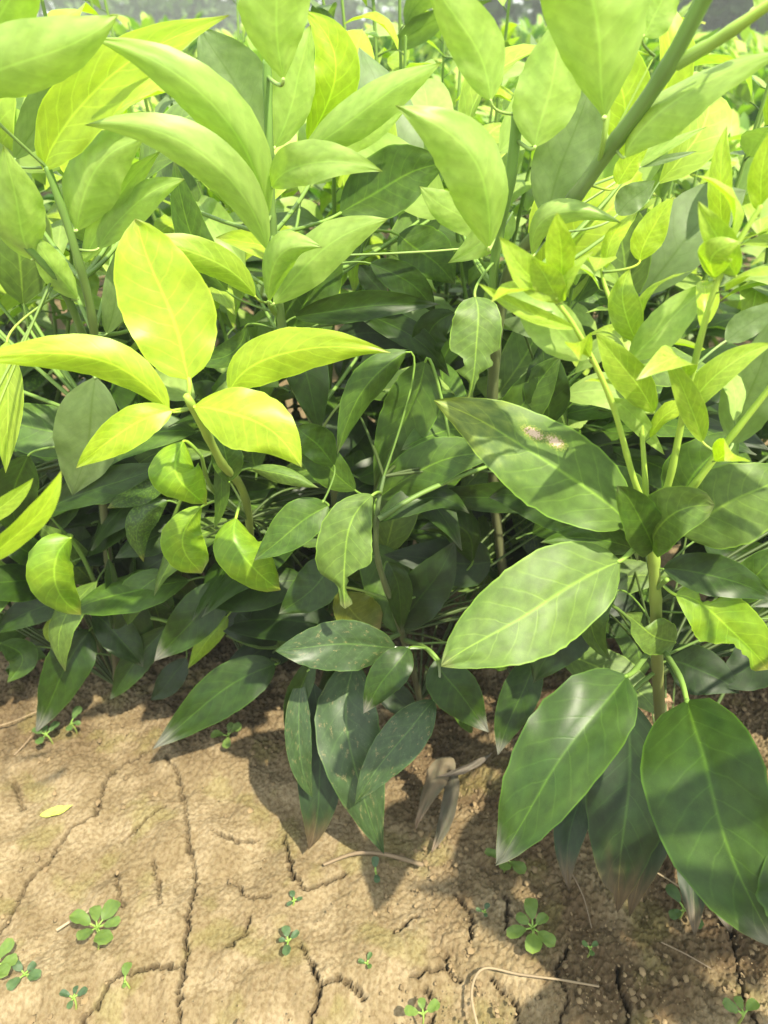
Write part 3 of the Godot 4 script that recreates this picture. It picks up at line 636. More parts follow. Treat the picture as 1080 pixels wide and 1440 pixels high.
	understorey(p, [Vector3(-0.1144, 0.0246, -0.46), Vector3(-0.0872, 0.2197, -0.4), Vector3(-0.0873, 0.2937, -0.345), Vector3(-0.0884, 0.336, -0.315), Vector3(-0.0899, 0.3441, -0.312)], 30, -0.18, -0.03, 0.14, 0.25, -0.46, -0.42)
	understorey(p, [Vector3(-0.1144, 0.0246, -0.46), Vector3(-0.0872, 0.2197, -0.4), Vector3(-0.0873, 0.2937, -0.345), Vector3(-0.0884, 0.336, -0.315), Vector3(-0.0899, 0.3441, -0.312)], 26, -0.17, -0.05, 0.04, 0.2, -0.52, -0.455)
	p = thing("citrus_sapling", Vector3(0.0293, 0, -0.43))
	tag(p, "low dark bushy sapling in the middle with long leaves hanging to the soil", "sapling")
	stem(p, [Vector3(0.0293, -0.03, -0.43), Vector3(0.0293, 0.0221, -0.43), Vector3(0.0123, 0.1359, -0.385), Vector3(-0.0034, 0.2151, -0.36), Vector3(-0.0037, 0.2507, -0.36), Vector3(0, 0.2686, -0.37)], 0.003, 0.001, Color(0.10, 0.09, 0.05), Color(0.08, 0.13, 0.04), 0, "stem")
	stem(p, [Vector3(0.0148, 0.1294, -0.385), Vector3(0.0268, 0.1587, -0.345), Vector3(0.0337, 0.1586, -0.335)], 0.0018, 0.001, Color(0.08, 0.13, 0.04), Color(0.18, 0.30, 0.05), 0, "branch")
	stem(p, [Vector3(0.0123, 0.1359, -0.385), Vector3(-0.0282, 0.1365, -0.36), Vector3(-0.0532, 0.1335, -0.35)], 0.0018, 0.001, Color(0.08, 0.13, 0.04), Color(0.18, 0.30, 0.05), 0, "branch")
	stem(p, [Vector3(-0.0033, 0.249, -0.355), Vector3(0.0249, 0.259, -0.37), Vector3(0.07, 0.2615, -0.4)], 0.0018, 0.001, Color(0.08, 0.13, 0.04), Color(0.18, 0.30, 0.05), 0, "branch")
	leaf(p, Vector3(0.0127, 0.334, -0.395), Vector3(-0.0099, 0.317, -0.385), Vector3(-0.0272, 0.278, -0.38), Vector3(0.09, 0.19, 0.98), 0.0217, -0.28, -0.42, "mid", Vector3(0, 0.2686, -0.37))
	leaf(p, Vector3(0.024, 0.3228, -0.41), Vector3(0.0136, 0.2903, -0.405), Vector3(-0.0063, 0.2411, -0.4), Vector3(-0.13, 0.17, 0.98), 0.0333, 0.17, 0.00, "mid", Vector3(0.0437, 0.26, -0.3825))
	leaf(p, Vector3(-0.0043, 0.244, -0.385), Vector3(0.03, 0.2715, -0.38), Vector3(0.0682, 0.2771, -0.38), Vector3(-0.25, 0.41, 0.88), 0.0275, 0.10, -0.14, "mid", Vector3(-0.0037, 0.2447, -0.36))
	leaf(p, Vector3(-0.0175, 0.2471, -0.39), Vector3(-0.0378, 0.2721, -0.385), Vector3(-0.0525, 0.2906, -0.385), Vector3(0.36, 0.18, 0.91), 0.0218, 0.14, 0.00, "mid", Vector3(-0.0022, 0.2581, -0.3642))
	leaf(p, Vector3(-0.0062, 0.2712, -0.345), Vector3(-0.0204, 0.2515, -0.33), Vector3(-0.0214, 0.2136, -0.318), Vector3(0.01, 0.42, 0.91), 0.0309, 0.07, -0.17, "bright", Vector3(-0.0018, 0.2596, -0.365), {"bites": [[-1, 0.84, 0.13, 0.85], [1, 0.9, 0.1, 0.7]], "e": 0.5, "nv": 36, "label": "light green leaf hanging at the centre with a torn browned tip"})
	leaf(p, Vector3(-0.0282, 0.2193, -0.36), Vector3(-0.0427, 0.2039, -0.35), Vector3(-0.0638, 0.1871, -0.345), Vector3(-0.07, 0.48, 0.87), 0.0264, 0.14, 0.00, "dark", Vector3(-0.0035, 0.218, -0.36))
	leaf(p, Vector3(-0.0301, 0.1733, -0.385), Vector3(-0.0212, 0.1538, -0.385), Vector3(-0.0024, 0.1398, -0.385), Vector3(0.39, 0.32, 0.86), 0.0317, 0.07, 0.00, "chlorotic", Vector3(0.0044, 0.1755, -0.3725), {"e": 0.4})
	leaf(p, Vector3(0.0076, 0.1593, -0.345), Vector3(-0.0298, 0.175, -0.33), Vector3(-0.0644, 0.1756, -0.325), Vector3(0.34, 0.56, 0.75), 0.0308, 0.17, -0.21, "dusty", Vector3(0.0258, 0.1563, -0.3483), {"label": "dark leaf flecked with white dust, lying level above the hanging ones"})
	leaf(p, Vector3(0.0154, 0.164, -0.34), Vector3(0.0022, 0.1553, -0.325), Vector3(-0.0127, 0.1302, -0.318), Vector3(-0.1, 0.6, 0.79), 0.0224, 0.21, -0.14, "sheentip", Vector3(0.0268, 0.1587, -0.345))
	leaf(p, Vector3(0.0325, 0.149, -0.345), Vector3(0.0458, 0.1337, -0.333), Vector3(0.0676, 0.1032, -0.327), Vector3(0.15, 0.46, 0.88), 0.0296, 0.21, -0.14, "sheentip", Vector3(0.0258, 0.1563, -0.3483))
	leaf(p, Vector3(-0.0463, 0.1413, -0.355), Vector3(-0.0559, 0.1192, -0.345), Vector3(-0.0663, 0.084, -0.34), Vector3(-0.07, 0.27, 0.96), 0.0159, 0.35, 0.00, "sheentip", Vector3(-0.0449, 0.1345, -0.3533))
	leaf(p, Vector3(-0.0537, 0.1283, -0.352), Vector3(-0.0555, 0.0946, -0.325), Vector3(-0.0472, 0.0562, -0.312), Vector3(0.15, 0.49, 0.86), 0.0185, 0.42, 0.00, "dusty", Vector3(-0.0532, 0.1335, -0.35))
	leaf(p, Vector3(-0.0488, 0.1086, -0.365), Vector3(-0.0422, 0.0627, -0.325), Vector3(-0.0515, 0.0132, -0.302), Vector3(0.08, 0.55, 0.83), 0.0316, 0.21, 0.00, "drytip", Vector3(-0.047, 0.1343, -0.3525))
	leaf(p, Vector3(-0.0194, 0.1237, -0.37), Vector3(-0.0223, 0.0912, -0.325), Vector3(0, 0.0185, -0.296), Vector3(0.08, 0.58, 0.81), 0.0427, 0.14, -0.14, "dusty", Vector3(-0.0181, 0.1364, -0.3662), {"label": "longest leaf hanging to the soil, dusty and rust spotted"})
	leaf(p, Vector3(0.0324, 0.1239, -0.335), Vector3(0.0071, 0.1081, -0.312), Vector3(-0.0186, 0.0702, -0.297), Vector3(-0.22, 0.69, 0.69), 0.0278, 0.17, -0.24, "dusty", Vector3(0.0337, 0.1586, -0.335), {"label": "glossy spotted leaf crossing over the longest hanging leaf"})
	leaf(p, Vector3(-0.0043, 0.2367, -0.37), Vector3(0.0257, 0.2481, -0.38), Vector3(0.0527, 0.2337, -0.385), Vector3(0.2, 0.79, 0.59), 0.0182, 0.17, 0.00, "dark", Vector3(-0.0036, 0.2358, -0.36))
	leaf(p, Vector3(0.1085, 0.2332, -0.4), Vector3(0.0667, 0.2389, -0.395), Vector3(0.0231, 0.242, -0.395), Vector3(0.08, 0.25, 0.96), 0.0204, 0.17, 0.00, "dark", Vector3(0.07, 0.2615, -0.4))
	leaf(p, Vector3(0.1348, 0.2211, -0.38), Vector3(0.0932, 0.2486, -0.375), Vector3(0.0625, 0.2511, -0.375), Vector3(0.22, 0.38, 0.9), 0.0254, 0.14, 0.00, "dark", Vector3(0.07, 0.2615, -0.4))
	leaf(p, Vector3(0.0733, 0.1783, -0.41), Vector3(0.0477, 0.1856, -0.4), Vector3(0, 0.1915, -0.4), Vector3(0.21, 0.56, 0.8), 0.0334, 0.14, 0.00, "shade", Vector3(0.0083, 0.1557, -0.3787))
	leaf(p, Vector3(0.0596, 0.1856, -0.4), Vector3(0.0503, 0.2148, -0.395), Vector3(0.0226, 0.2182, -0.39), Vector3(0.42, 0.21, 0.88), 0.0256, -0.14, -0.35, "dark", Vector3(0.0057, 0.1689, -0.3746))
	leaf(p, Vector3(0.0097, 0.1424, -0.385), Vector3(0.0279, 0.1773, -0.38), Vector3(0.045, 0.2134, -0.385), Vector3(-0.35, 0.17, 0.92), 0.0325, 0.14, 0.00, "shade", Vector3(0.0109, 0.1425, -0.3829))
	leaf(p, Vector3(0.0022, 0.204, -0.375), Vector3(0.009, 0.1853, -0.37), Vector3(0.0118, 0.1494, -0.37), Vector3(0.09, 0.11, 0.99), 0.0181, 0.28, 0.00, "dark", Vector3(-0.0008, 0.2019, -0.3642))
	leaf(p, Vector3(-0.0104, 0.0904, -0.39), Vector3(0.0105, 0.07, -0.385), Vector3(0.0263, 0.0567, -0.38), Vector3(0.26, 0.52, 0.81), 0.0210, 0.17, 0.00, "shade", Vector3(0.0179, 0.098, -0.4))
	leaf(p, Vector3(0.1056, 0.1222, -0.375), Vector3(0.0909, 0.102, -0.355), Vector3(0.0785, 0.0645, -0.34), Vector3(-0.24, 0.58, 0.77), 0.0261, 0.24, 0.00, "sheentip", Vector3(0.0208, 0.1441, -0.365))
	leaf(p, Vector3(0.073, 0.2557, -0.42), Vector3(0.0446, 0.2759, -0.42), Vector3(0.0222, 0.2808, -0.42), Vector3(0.16, 0.33, 0.93), 0.0268, 0.14, 0.00, "shade", Vector3(0.07, 0.2615, -0.4))
	leaf(p, Vector3(0.1051, 0.271, -0.43), Vector3(0.1016, 0.3003, -0.43), Vector3(0.0962, 0.3242, -0.44), Vector3(-0.18, 0.15, 0.97), 0.0283, 0.14, 0.00, "dark", Vector3(0.07, 0.2615, -0.4))
	understorey(p, [Vector3(0.0293, 0.0221, -0.43), Vector3(0.0123, 0.1359, -0.385), Vector3(-0.0034, 0.2151, -0.36), Vector3(-0.0037, 0.2507, -0.36), Vector3(0, 0.2686, -0.37)], 36, -0.05, 0.13, 0.08, 0.25, -0.455, -0.405)
	understorey(p, [Vector3(0.0293, 0.0221, -0.43), Vector3(0.0123, 0.1359, -0.385), Vector3(-0.0034, 0.2151, -0.36), Vector3(-0.0037, 0.2507, -0.36), Vector3(0, 0.2686, -0.37)], 60, -0.03, 0.16, 0.04, 0.27, -0.56, -0.455)
	p = thing("citrus_sapling", Vector3(0.1168, 0, -0.44))
	tag(p, "tall sapling right of the middle with a thick leaning angular green stem", "sapling")
	stem(p, [Vector3(0.1168, 0.0115, -0.44), Vector3(0.0777, 0.2084, -0.445), Vector3(0.0656, 0.3593, -0.41), Vector3(0.0856, 0.4154, -0.365), Vector3(0.0941, 0.4342, -0.355), Vector3(0.1084, 0.4677, -0.335), Vector3(0.1163, 0.4985, -0.32)], 0.0034, 0.003, Color(0.10, 0.09, 0.05), Color(0.15, 0.27, 0.055), 0.2, "stem")
	stem(p, [Vector3(0.0655, 0.3096, -0.43), Vector3(0.0584, 0.3792, -0.4), Vector3(0.0603, 0.4215, -0.385), Vector3(0.0607, 0.4521, -0.38)], 0.0022, 0.0026, Color(0.15, 0.27, 0.055), Color(0.15, 0.27, 0.055), 0.2, "branch")
	stem(p, [Vector3(0.1123, 0.4725, -0.333), Vector3(0.1238, 0.4806, -0.325), Vector3(0.1371, 0.4921, -0.315)], 0.0026, 0.0018, Color(0.20, 0.33, 0.07), Color(0.30, 0.44, 0.06), 0.1, "branch")
	stem(p, [Vector3(0.112, 0.4713, -0.333), Vector3(0.1193, 0.479, -0.33), Vector3(0.1274, 0.4812, -0.328)], 0.0012, 0.0004, Color(0.20, 0.33, 0.07), Color(0.30, 0.44, 0.06), 0, "branch")
	stem(p, [Vector3(0.0945, 0.4363, -0.354), Vector3(0.112, 0.4749, -0.36)], 0.0007, 0.0003, Color(0.20, 0.33, 0.07), Color(0.30, 0.44, 0.06), 0, "branch")
	stem(p, [Vector3(0.0941, 0.4342, -0.355), Vector3(0.0921, 0.4468, -0.345), Vector3(0.0926, 0.4696, -0.35)], 0.0012, 0.001, Color(0.20, 0.33, 0.07), Color(0.30, 0.44, 0.06), 0, "branch")
	leaf(p, Vector3(0.091, 0.4531, -0.345), Vector3(0.0789, 0.4862, -0.335), Vector3(0.0631, 0.5191, -0.33), Vector3(-0.13, -0.27, 0.95), 0.0419, -0.17, -0.45, "light", Vector3(0.0922, 0.4525, -0.3462), {"a": 1.0, "e": 0.7, "label": "large pale leaf standing upright in front of the thick leaning stem"})
	leaf(p, Vector3(0.0681, 0.4395, -0.37), Vector3(0.0716, 0.4638, -0.37), Vector3(0.0748, 0.4895, -0.375), Vector3(-0.04, 0.11, 0.99), 0.0305, -0.17, -0.26, "light", Vector3(0.0605, 0.4419, -0.3817))
	leaf(p, Vector3(0.0817, 0.4043, -0.39), Vector3(0.0872, 0.438, -0.39), Vector3(0.0975, 0.4669, -0.395), Vector3(-0.21, 0.13, 0.97), 0.0297, 0.14, 0.00, "pale", Vector3(0.079, 0.3967, -0.38))
	leaf(p, Vector3(0.1019, 0.4382, -0.345), Vector3(0.115, 0.4604, -0.335), Vector3(0.1511, 0.4772, -0.325), Vector3(-0.59, 0.39, 0.71), 0.0223, -0.21, -0.63, "light", Vector3(0.0977, 0.4425, -0.35), {"label": "long bright leaf reaching right from the thick leaning stem"})
	leaf(p, Vector3(0.0455, 0.4584, -0.36), Vector3(0.0351, 0.4806, -0.355), Vector3(0.0142, 0.5024, -0.35), Vector3(0.04, -0.2, 0.98), 0.0224, -0.14, -0.35, "light", Vector3(0.0607, 0.4521, -0.38))
	leaf(p, Vector3(0.0485, 0.3986, -0.355), Vector3(0.0376, 0.4367, -0.335), Vector3(0.0045, 0.4587, -0.33), Vector3(0.31, -0.16, 0.94), 0.0293, -0.17, -0.54, "light", Vector3(0.0598, 0.4109, -0.3888), {"label": "broad pale leaf arching up and left, in the middle of the picture"})
	leaf(p, Vector3(0.108, 0.4238, -0.37), Vector3(0.1121, 0.4322, -0.37), Vector3(0.1194, 0.4395, -0.37), Vector3(-0.25, 0.18, 0.95), 0.0104, 0.17, 0.00, "yellow", Vector3(0.0906, 0.4263, -0.3592))
	leaf(p, Vector3(0.1201, 0.4242, -0.4), Vector3(0.1355, 0.4353, -0.4), Vector3(0.1558, 0.4452, -0.4), Vector3(-0.13, 0.22, 0.97), 0.0056, 0.17, -0.28, "light", Vector3(0.084, 0.4107, -0.3688))
	leaf(p, Vector3(0.1266, 0.4274, -0.4), Vector3(0.1398, 0.4315, -0.4), Vector3(0.1531, 0.4344, -0.4), Vector3(-0.05, 0.2, 0.98), 0.0038, 0.17, 0.00, "pale", Vector3(0.0892, 0.4232, -0.3608))
	leaf(p, Vector3(0.1033, 0.4818, -0.35), Vector3(0.1073, 0.49, -0.35), Vector3(0.1098, 0.5046, -0.35), Vector3(-0.26, 0.08, 0.96), 0.0156, 0.09, -0.28, "light", Vector3(0.112, 0.4749, -0.36))
	leaf(p, Vector3(0.1191, 0.4051, -0.4), Vector3(0.1263, 0.4133, -0.4), Vector3(0.1352, 0.4212, -0.4), Vector3(-0.23, 0.23, 0.95), 0.0144, 0.14, 0.00, "pale", Vector3(0.0806, 0.4014, -0.3762))
	leaf(p, Vector3(0.0719, 0.3918, -0.37), Vector3(0.0766, 0.4142, -0.355), Vector3(0.1071, 0.4109, -0.35), Vector3(-0.51, 0.03, 0.86), 0.0148, -0.24, -0.72, "light", Vector3(0.079, 0.3967, -0.38))
	leaf(p, Vector3(0.1344, 0.4899, -0.325), Vector3(0.1376, 0.4925, -0.325), Vector3(0.1422, 0.4988, -0.325), Vector3(-0.21, 0.19, 0.96), 0.0077, 0.09, -0.28, "light", Vector3(0.1315, 0.4873, -0.3192))
	leaf(p, Vector3(0.0455, 0.3721, -0.37), Vector3(0.0469, 0.3543, -0.355), Vector3(0.0424, 0.3245, -0.348), Vector3(-0.12, 0.42, 0.9), 0.0254, 0.07, -0.10, "bright", Vector3(0.0585, 0.3827, -0.3988), {"wave": 0.12, "bites": [[1, 0.7, 0.07, 0.55], [-1, 0.85, 0.14, 0.75], [1, 0.9, 0.1, 0.8], [-1, 0.62, 0.05, 0.35]], "nv": 36, "a": 0.4, "e": 0.5, "label": "ragged torn leaf hanging on a yellow stalk in the middle"})
	leaf(p, Vector3(0.0748, 0.2504, -0.43), Vector3(0.0893, 0.2908, -0.43), Vector3(0.108, 0.3188, -0.43), Vector3(-0.32, 0.15, 0.94), 0.0268, 0.09, 0.00, "mid", Vector3(0.0747, 0.2461, -0.4362))
	leaf(p, Vector3(0.0607, 0.3563, -0.42), Vector3(0.084, 0.3461, -0.42), Vector3(0.1086, 0.3312, -0.42), Vector3(0.09, 0.16, 0.98), 0.0230, 0.09, 0.00, "pale", Vector3(0.0613, 0.3502, -0.4125))
	leaf(p, Vector3(0.0419, 0.345, -0.43), Vector3(0.0256, 0.3299, -0.43), Vector3(0.0351, 0.305, -0.43), Vector3(-0.11, 0.02, 0.99), 0.0213, 0.09, 0.00, "dark", Vector3(0.0625, 0.3386, -0.4175))
	leaf(p, Vector3(0.0669, 0.404, -0.41), Vector3(0.0566, 0.3933, -0.41), Vector3(0.0355, 0.3761, -0.42), Vector3(-0.33, 0.04, 0.94), 0.0189, 0.09, -0.28, "light", Vector3(0.0592, 0.3968, -0.3938))
	overstorey(p, [Vector3(0.1168, 0.0115, -0.44), Vector3(0.0907, 0.1428, -0.4433), Vector3(0.0737, 0.2587, -0.4333), Vector3(0.0656, 0.3593, -0.41), Vector3(0.079, 0.3967, -0.38), Vector3(0.0885, 0.4217, -0.3617), Vector3(0.0941, 0.4342, -0.355), Vector3(0.1037, 0.4565, -0.3417), Vector3(0.1111, 0.478, -0.33), Vector3(0.1163, 0.4985, -0.32), Vector3(0.0613, 0.3502, -0.4125), Vector3(0.0588, 0.3898, -0.3962), Vector3(0.0601, 0.418, -0.3862), Vector3(0.0605, 0.4394, -0.3821), Vector3(0.1142, 0.4738, -0.3317), Vector3(0.1219, 0.4792, -0.3263), Vector3(0.1304, 0.4863, -0.32), Vector3(0.1126, 0.472, -0.3327), Vector3(0.1175, 0.4771, -0.3307), Vector3(0.1227, 0.4799, -0.3292), Vector3(0.0945, 0.4363, -0.354), Vector3(0.1061, 0.462, -0.358), Vector3(0.0936, 0.4373, -0.3525), Vector3(0.0922, 0.4458, -0.3458), Vector3(0.0923, 0.4601, -0.3479)], 13, 0.03, 0.19, 0.31, 0.42, -0.54, -0.46)
	understorey(p, [Vector3(0.1168, 0.0115, -0.44), Vector3(0.0777, 0.2084, -0.445), Vector3(0.0656, 0.3593, -0.41), Vector3(0.0856, 0.4154, -0.365), Vector3(0.0941, 0.4342, -0.355), Vector3(0.1084, 0.4677, -0.335), Vector3(0.1163, 0.4985, -0.32)], 16, 0.06, 0.2, 0.18, 0.32, -0.47, -0.43)
	understorey(p, [Vector3(0.1168, 0.0115, -0.44), Vector3(0.0777, 0.2084, -0.445), Vector3(0.0656, 0.3593, -0.41), Vector3(0.0856, 0.4154, -0.365), Vector3(0.0941, 0.4342, -0.355), Vector3(0.1084, 0.4677, -0.335), Vector3(0.1163, 0.4985, -0.32)], 40, 0.07, 0.26, 0.05, 0.27, -0.58, -0.465)
	p = thing("citrus_sapling", Vector3(0.2117, 0, -0.352))
	tag(p, "front sapling at the right with upright young shoots over large glossy leaves", "sapling")
	stem(p, [Vector3(0.2117, -0.0048, -0.352), Vector3(0.1661, 0.1553, -0.325), Vector3(0.1477, 0.2216, -0.312), Vector3(0.1361, 0.2637, -0.306), Vector3(0.1275, 0.2918, -0.305)], 0.0038, 0.0026, Color(0.10, 0.09, 0.05), Color(0.30, 0.44, 0.06), 0.05, "stem")
	stem(p, [Vector3(0.1287, 0.2857, -0.305), Vector3(0.1162, 0.3086, -0.3), Vector3(0.0974, 0.3502, -0.295), Vector3(0.0754, 0.3846, -0.29), Vector3(0.0589, 0.4021, -0.285)], 0.0017, 0.0008, Color(0.30, 0.44, 0.06), Color(0.30, 0.44, 0.06), 0.1, "branch")
	stem(p, [Vector3(0.1287, 0.2857, -0.305), Vector3(0.123, 0.3145, -0.31), Vector3(0.1188, 0.336, -0.315)], 0.0015, 0.001, Color(0.30, 0.44, 0.06), Color(0.30, 0.44, 0.06), 0.1, "branch")
	stem(p, [Vector3(0.132, 0.2773, -0.305), Vector3(0.1336, 0.3047, -0.3), Vector3(0.1304, 0.3535, -0.295), Vector3(0.1294, 0.4002, -0.29), Vector3(0.1387, 0.4287, -0.29)], 0.0019, 0.0009, Color(0.30, 0.44, 0.06), Color(0.30, 0.44, 0.06), 0.1, "branch")
	stem(p, [Vector3(0.1324, 0.2752, -0.305), Vector3(0.1402, 0.2999, -0.295), Vector3(0.15, 0.3304, -0.29), Vector3(0.1616, 0.364, -0.285)], 0.0019, 0.0012, Color(0.30, 0.44, 0.06), Color(0.30, 0.44, 0.06), 0.1, "branch")
	stem(p, [Vector3(0.1178, 0.336, -0.315), Vector3(0.1135, 0.36, -0.32), Vector3(0.1076, 0.378, -0.325)], 0.0012, 0.0007, Color(0.30, 0.44, 0.06), Color(0.30, 0.44, 0.06), 0, "branch")
	stem(p, [Vector3(0.1098, 0.3649, -0.325), Vector3(0.1005, 0.3864, -0.34), Vector3(0.0974, 0.3959, -0.34)], 0.001, 0.0006, Color(0.30, 0.44, 0.06), Color(0.30, 0.44, 0.06), 0, "branch")
	stem(p, [Vector3(0.1565, 0.1904, -0.318), Vector3(0.1357, 0.1956, -0.29), Vector3(0.1198, 0.2143, -0.265)], 0.0018, 0.0012, Color(0.08, 0.13, 0.04), Color(0.18, 0.30, 0.05), 0, "branch")
	stem(p, [Vector3(0.1565, 0.1904, -0.318), Vector3(0.1542, 0.2003, -0.28), Vector3(0.1519, 0.201, -0.262)], 0.0018, 0.0012, Color(0.08, 0.13, 0.04), Color(0.18, 0.30, 0.05), 0, "branch")
	stem(p, [Vector3(0.144, 0.2331, -0.31), Vector3(0.1446, 0.248, -0.3)], 0.0014, 0.0011, Color(0.08, 0.13, 0.04), Color(0.18, 0.30, 0.05), 0, "branch")
	stem(p, [Vector3(0.1616, 0.364, -0.285), Vector3(0.2296, 0.3625, -0.22), Vector3(0.2711, 0.3863, -0.12), Vector3(0.3037, 0.4001, -0.08), Vector3(0.3934, 0.3951, -0.05)], 0.0016, 0.0008, Color(0.30, 0.44, 0.06), Color(0.30, 0.44, 0.06), 0.1, "branch")  # unseen branch, added so its leaves shade the lower-right soil
	stem(p, [Vector3(0.2171, 0.3602, -0.235), Vector3(0.2789, 0.3343, -0.16), Vector3(0.3972, 0.2762, -0.12)], 0.0014, 0.0008, Color(0.30, 0.44, 0.06), Color(0.30, 0.44, 0.06), 0.1, "branch")  # side branch of the added one, also out of view
	leaf(p, Vector3(0.1186, 0.2183, -0.262), Vector3(0.0825, 0.2021, -0.225), Vector3(0.0525, 0.1551, -0.203), Vector3(-0.29, 0.8, 0.53), 0.0407, 0.35, -0.28, "deep", Vector3(0.1198, 0.2143, -0.265), {"wave": 0.09, "a": 0.58, "e": 0.86, "label": "large glossy dark leaf hanging left of the lowest right leaves, sunlit at its shoulder"})
	leaf(p, Vector3(0.1519, 0.201, -0.262), Vector3(0.1479, 0.1927, -0.205), Vector3(0.1697, 0.1488, -0.168), Vector3(-0.49, 0.72, 0.49), 0.0544, 0.35, -0.28, "deep", Vector3(0.1519, 0.201, -0.262), {"a": 0.56, "e": 0.84, "label": "largest glossy leaf at the lower right with a pale sheen painted at its tip"})
	leaf(p, Vector3(0.1452, 0.1499, -0.31), Vector3(0.1398, 0.1081, -0.27), Vector3(0.1399, 0.0392, -0.245), Vector3(-0.33, 0.49, 0.81), 0.0461, 0.17, 0.00, "drytip", Vector3(0.1645, 0.1608, -0.3239), {"bites": [[1, 0.93, 0.05, 0.5]]})
	leaf(p, Vector3(0.1922, 0.1124, -0.33), Vector3(0.1642, 0.0943, -0.28), Vector3(0.1499, 0.0283, -0.248), Vector3(-0.34, 0.74, 0.58), 0.0307, 0.17, 0.00, "drytip", Vector3(0.1775, 0.1153, -0.3317))
	leaf(p, Vector3(0.151, 0.2382, -0.3), Vector3(0.1728, 0.2297, -0.292), Vector3(0.203, 0.1999, -0.285), Vector3(-0.01, 0.35, 0.94), 0.0308, 0.10, -0.14, "fresh", Vector3(0.1443, 0.2418, -0.3042), {"bites": [[-1, 0.3, 0.1, 0.85], [1, 0.78, 0.15, 0.7], [1, 0.6, 0.05, 0.25]], "nv": 36, "nu": 12, "e": 0.5, "label": "yellow-green leaf with bitten holes at the right edge of its plant"})
	leaf(p, Vector3(0.1622, 0.198, -0.308), Vector3(0.1432, 0.2119, -0.3), Vector3(0.1248, 0.2309, -0.294), Vector3(0.48, 0.18, 0.86), 0.0214, 0.10, 0.00, "bright", Vector3(0.1559, 0.1929, -0.3085), {"bites": [[1, 0.66, 0.12, 0.95], [-1, 0.92, 0.1, 0.6]], "nv": 30, "e": 0.8, "a": 0.5, "label": "short bitten leaf stub below the young right shoots"})
	leaf(p, Vector3(0.1338, 0.2658, -0.3), Vector3(0.1292, 0.2946, -0.285), Vector3(0.1449, 0.3085, -0.275), Vector3(-0.86, -0.07, 0.51), 0.0259, 0.31, 0.00, "bright", Vector3(0.1354, 0.2661, -0.3059), {"a": 0.5, "e": 0.5})
	leaf(p, Vector3(0.1338, 0.2658, -0.3), Vector3(0.1206, 0.2913, -0.287), Vector3(0.1006, 0.3183, -0.275), Vector3(0.34, -0.22, 0.91), 0.0201, 0.24, 0.00, "mid", Vector3(0.1354, 0.2661, -0.3059), {"a": 0.45, "e": 0.6})
	leaf(p, Vector3(0.1459, 0.2756, -0.3), Vector3(0.165, 0.298, -0.295), Vector3(0.1909, 0.317, -0.295), Vector3(-0.48, 0.43, 0.76), 0.0387, 0.10, -0.14, "bright", Vector3(0.1344, 0.2814, -0.3025))
	leaf(p, Vector3(0.1434, 0.251, -0.305), Vector3(0.169, 0.2518, -0.298), Vector3(0.2004, 0.2381, -0.295), Vector3(-0.04, 0.51, 0.86), 0.0216, 0.17, 0.00, "dark", Vector3(0.1399, 0.2497, -0.308))
	leaf(p, Vector3(0.1882, 0.2233, -0.31), Vector3(0.1958, 0.2449, -0.31), Vector3(0.2079, 0.2609, -0.31), Vector3(-0.6, 0.31, 0.74), 0.0201, 0.14, 0.00, "mid", Vector3(0.1492, 0.2161, -0.3131))
	leaf(p, Vector3(0.1543, 0.2698, -0.33), Vector3(0.1615, 0.2956, -0.33), Vector3(0.1784, 0.3152, -0.335), Vector3(-0.46, 0.33, 0.82), 0.0334, 0.10, 0.00, "mid", Vector3(0.137, 0.2602, -0.3065))
	leaf(p, Vector3(0.1637, 0.3201, -0.31), Vector3(0.1649, 0.3505, -0.31), Vector3(0.1675, 0.3827, -0.31), Vector3(-0.49, 0.03, 0.87), 0.0242, 0.14, 0.00, "pale", Vector3(0.1476, 0.3228, -0.2913))
	leaf(p, Vector3(0.1197, 0.2815, -0.3), Vector3(0.0753, 0.3134, -0.312), Vector3(0.0237, 0.3359, -0.325), Vector3(0.02, 0.45, 0.89), 0.0416, 0.10, -0.17, "scar", Vector3(0.1276, 0.2876, -0.3046), {"nu": 12, "nv": 28, "a": 0.62, "e": 0.92, "label": "large leaf with a papery dead patch near its upper edge"})
	leaf(p, Vector3(0.1134, 0.2692, -0.287), Vector3(0.0659, 0.2597, -0.262), Vector3(0.026, 0.2391, -0.247), Vector3(0.05, 0.74, 0.67), 0.0444, 0.10, -0.21, "bright", Vector3(0.1324, 0.2752, -0.305), {"nu": 12, "nv": 28, "a": 0.58, "e": 0.86, "label": "large matt light green leaf in full sun, its tip to the lower left"})
	leaf(p, Vector3(0.1286, 0.2618, -0.305), Vector3(0.1043, 0.2735, -0.3), Vector3(0.0773, 0.271, -0.3), Vector3(0.16, 0.4, 0.9), 0.0148, 0.17, 0.00, "mid", Vector3(0.1361, 0.2637, -0.306))
	leaf(p, Vector3(0.0667, 0.3961, -0.285), Vector3(0.0535, 0.4071, -0.28), Vector3(0.0415, 0.4205, -0.278), Vector3(0.3, 0.03, 0.95), 0.0124, 0.24, 0.00, "flush", Vector3(0.0658, 0.3948, -0.2871))
	leaf(p, Vector3(0.0693, 0.3941, -0.287), Vector3(0.0606, 0.405, -0.28), Vector3(0.0535, 0.414, -0.275), Vector3(0.12, -0.44, 0.89), 0.0119, 0.17, 0.00, "flush", Vector3(0.0671, 0.3934, -0.2875))
	leaf(p, Vector3(0.0686, 0.3996, -0.287), Vector3(0.0652, 0.4151, -0.283), Vector3(0.0626, 0.428, -0.283), Vector3(-0.15, -0.17, 0.97), 0.0110, 0.14, -0.14, "yellow", Vector3(0.0644, 0.3963, -0.2867))
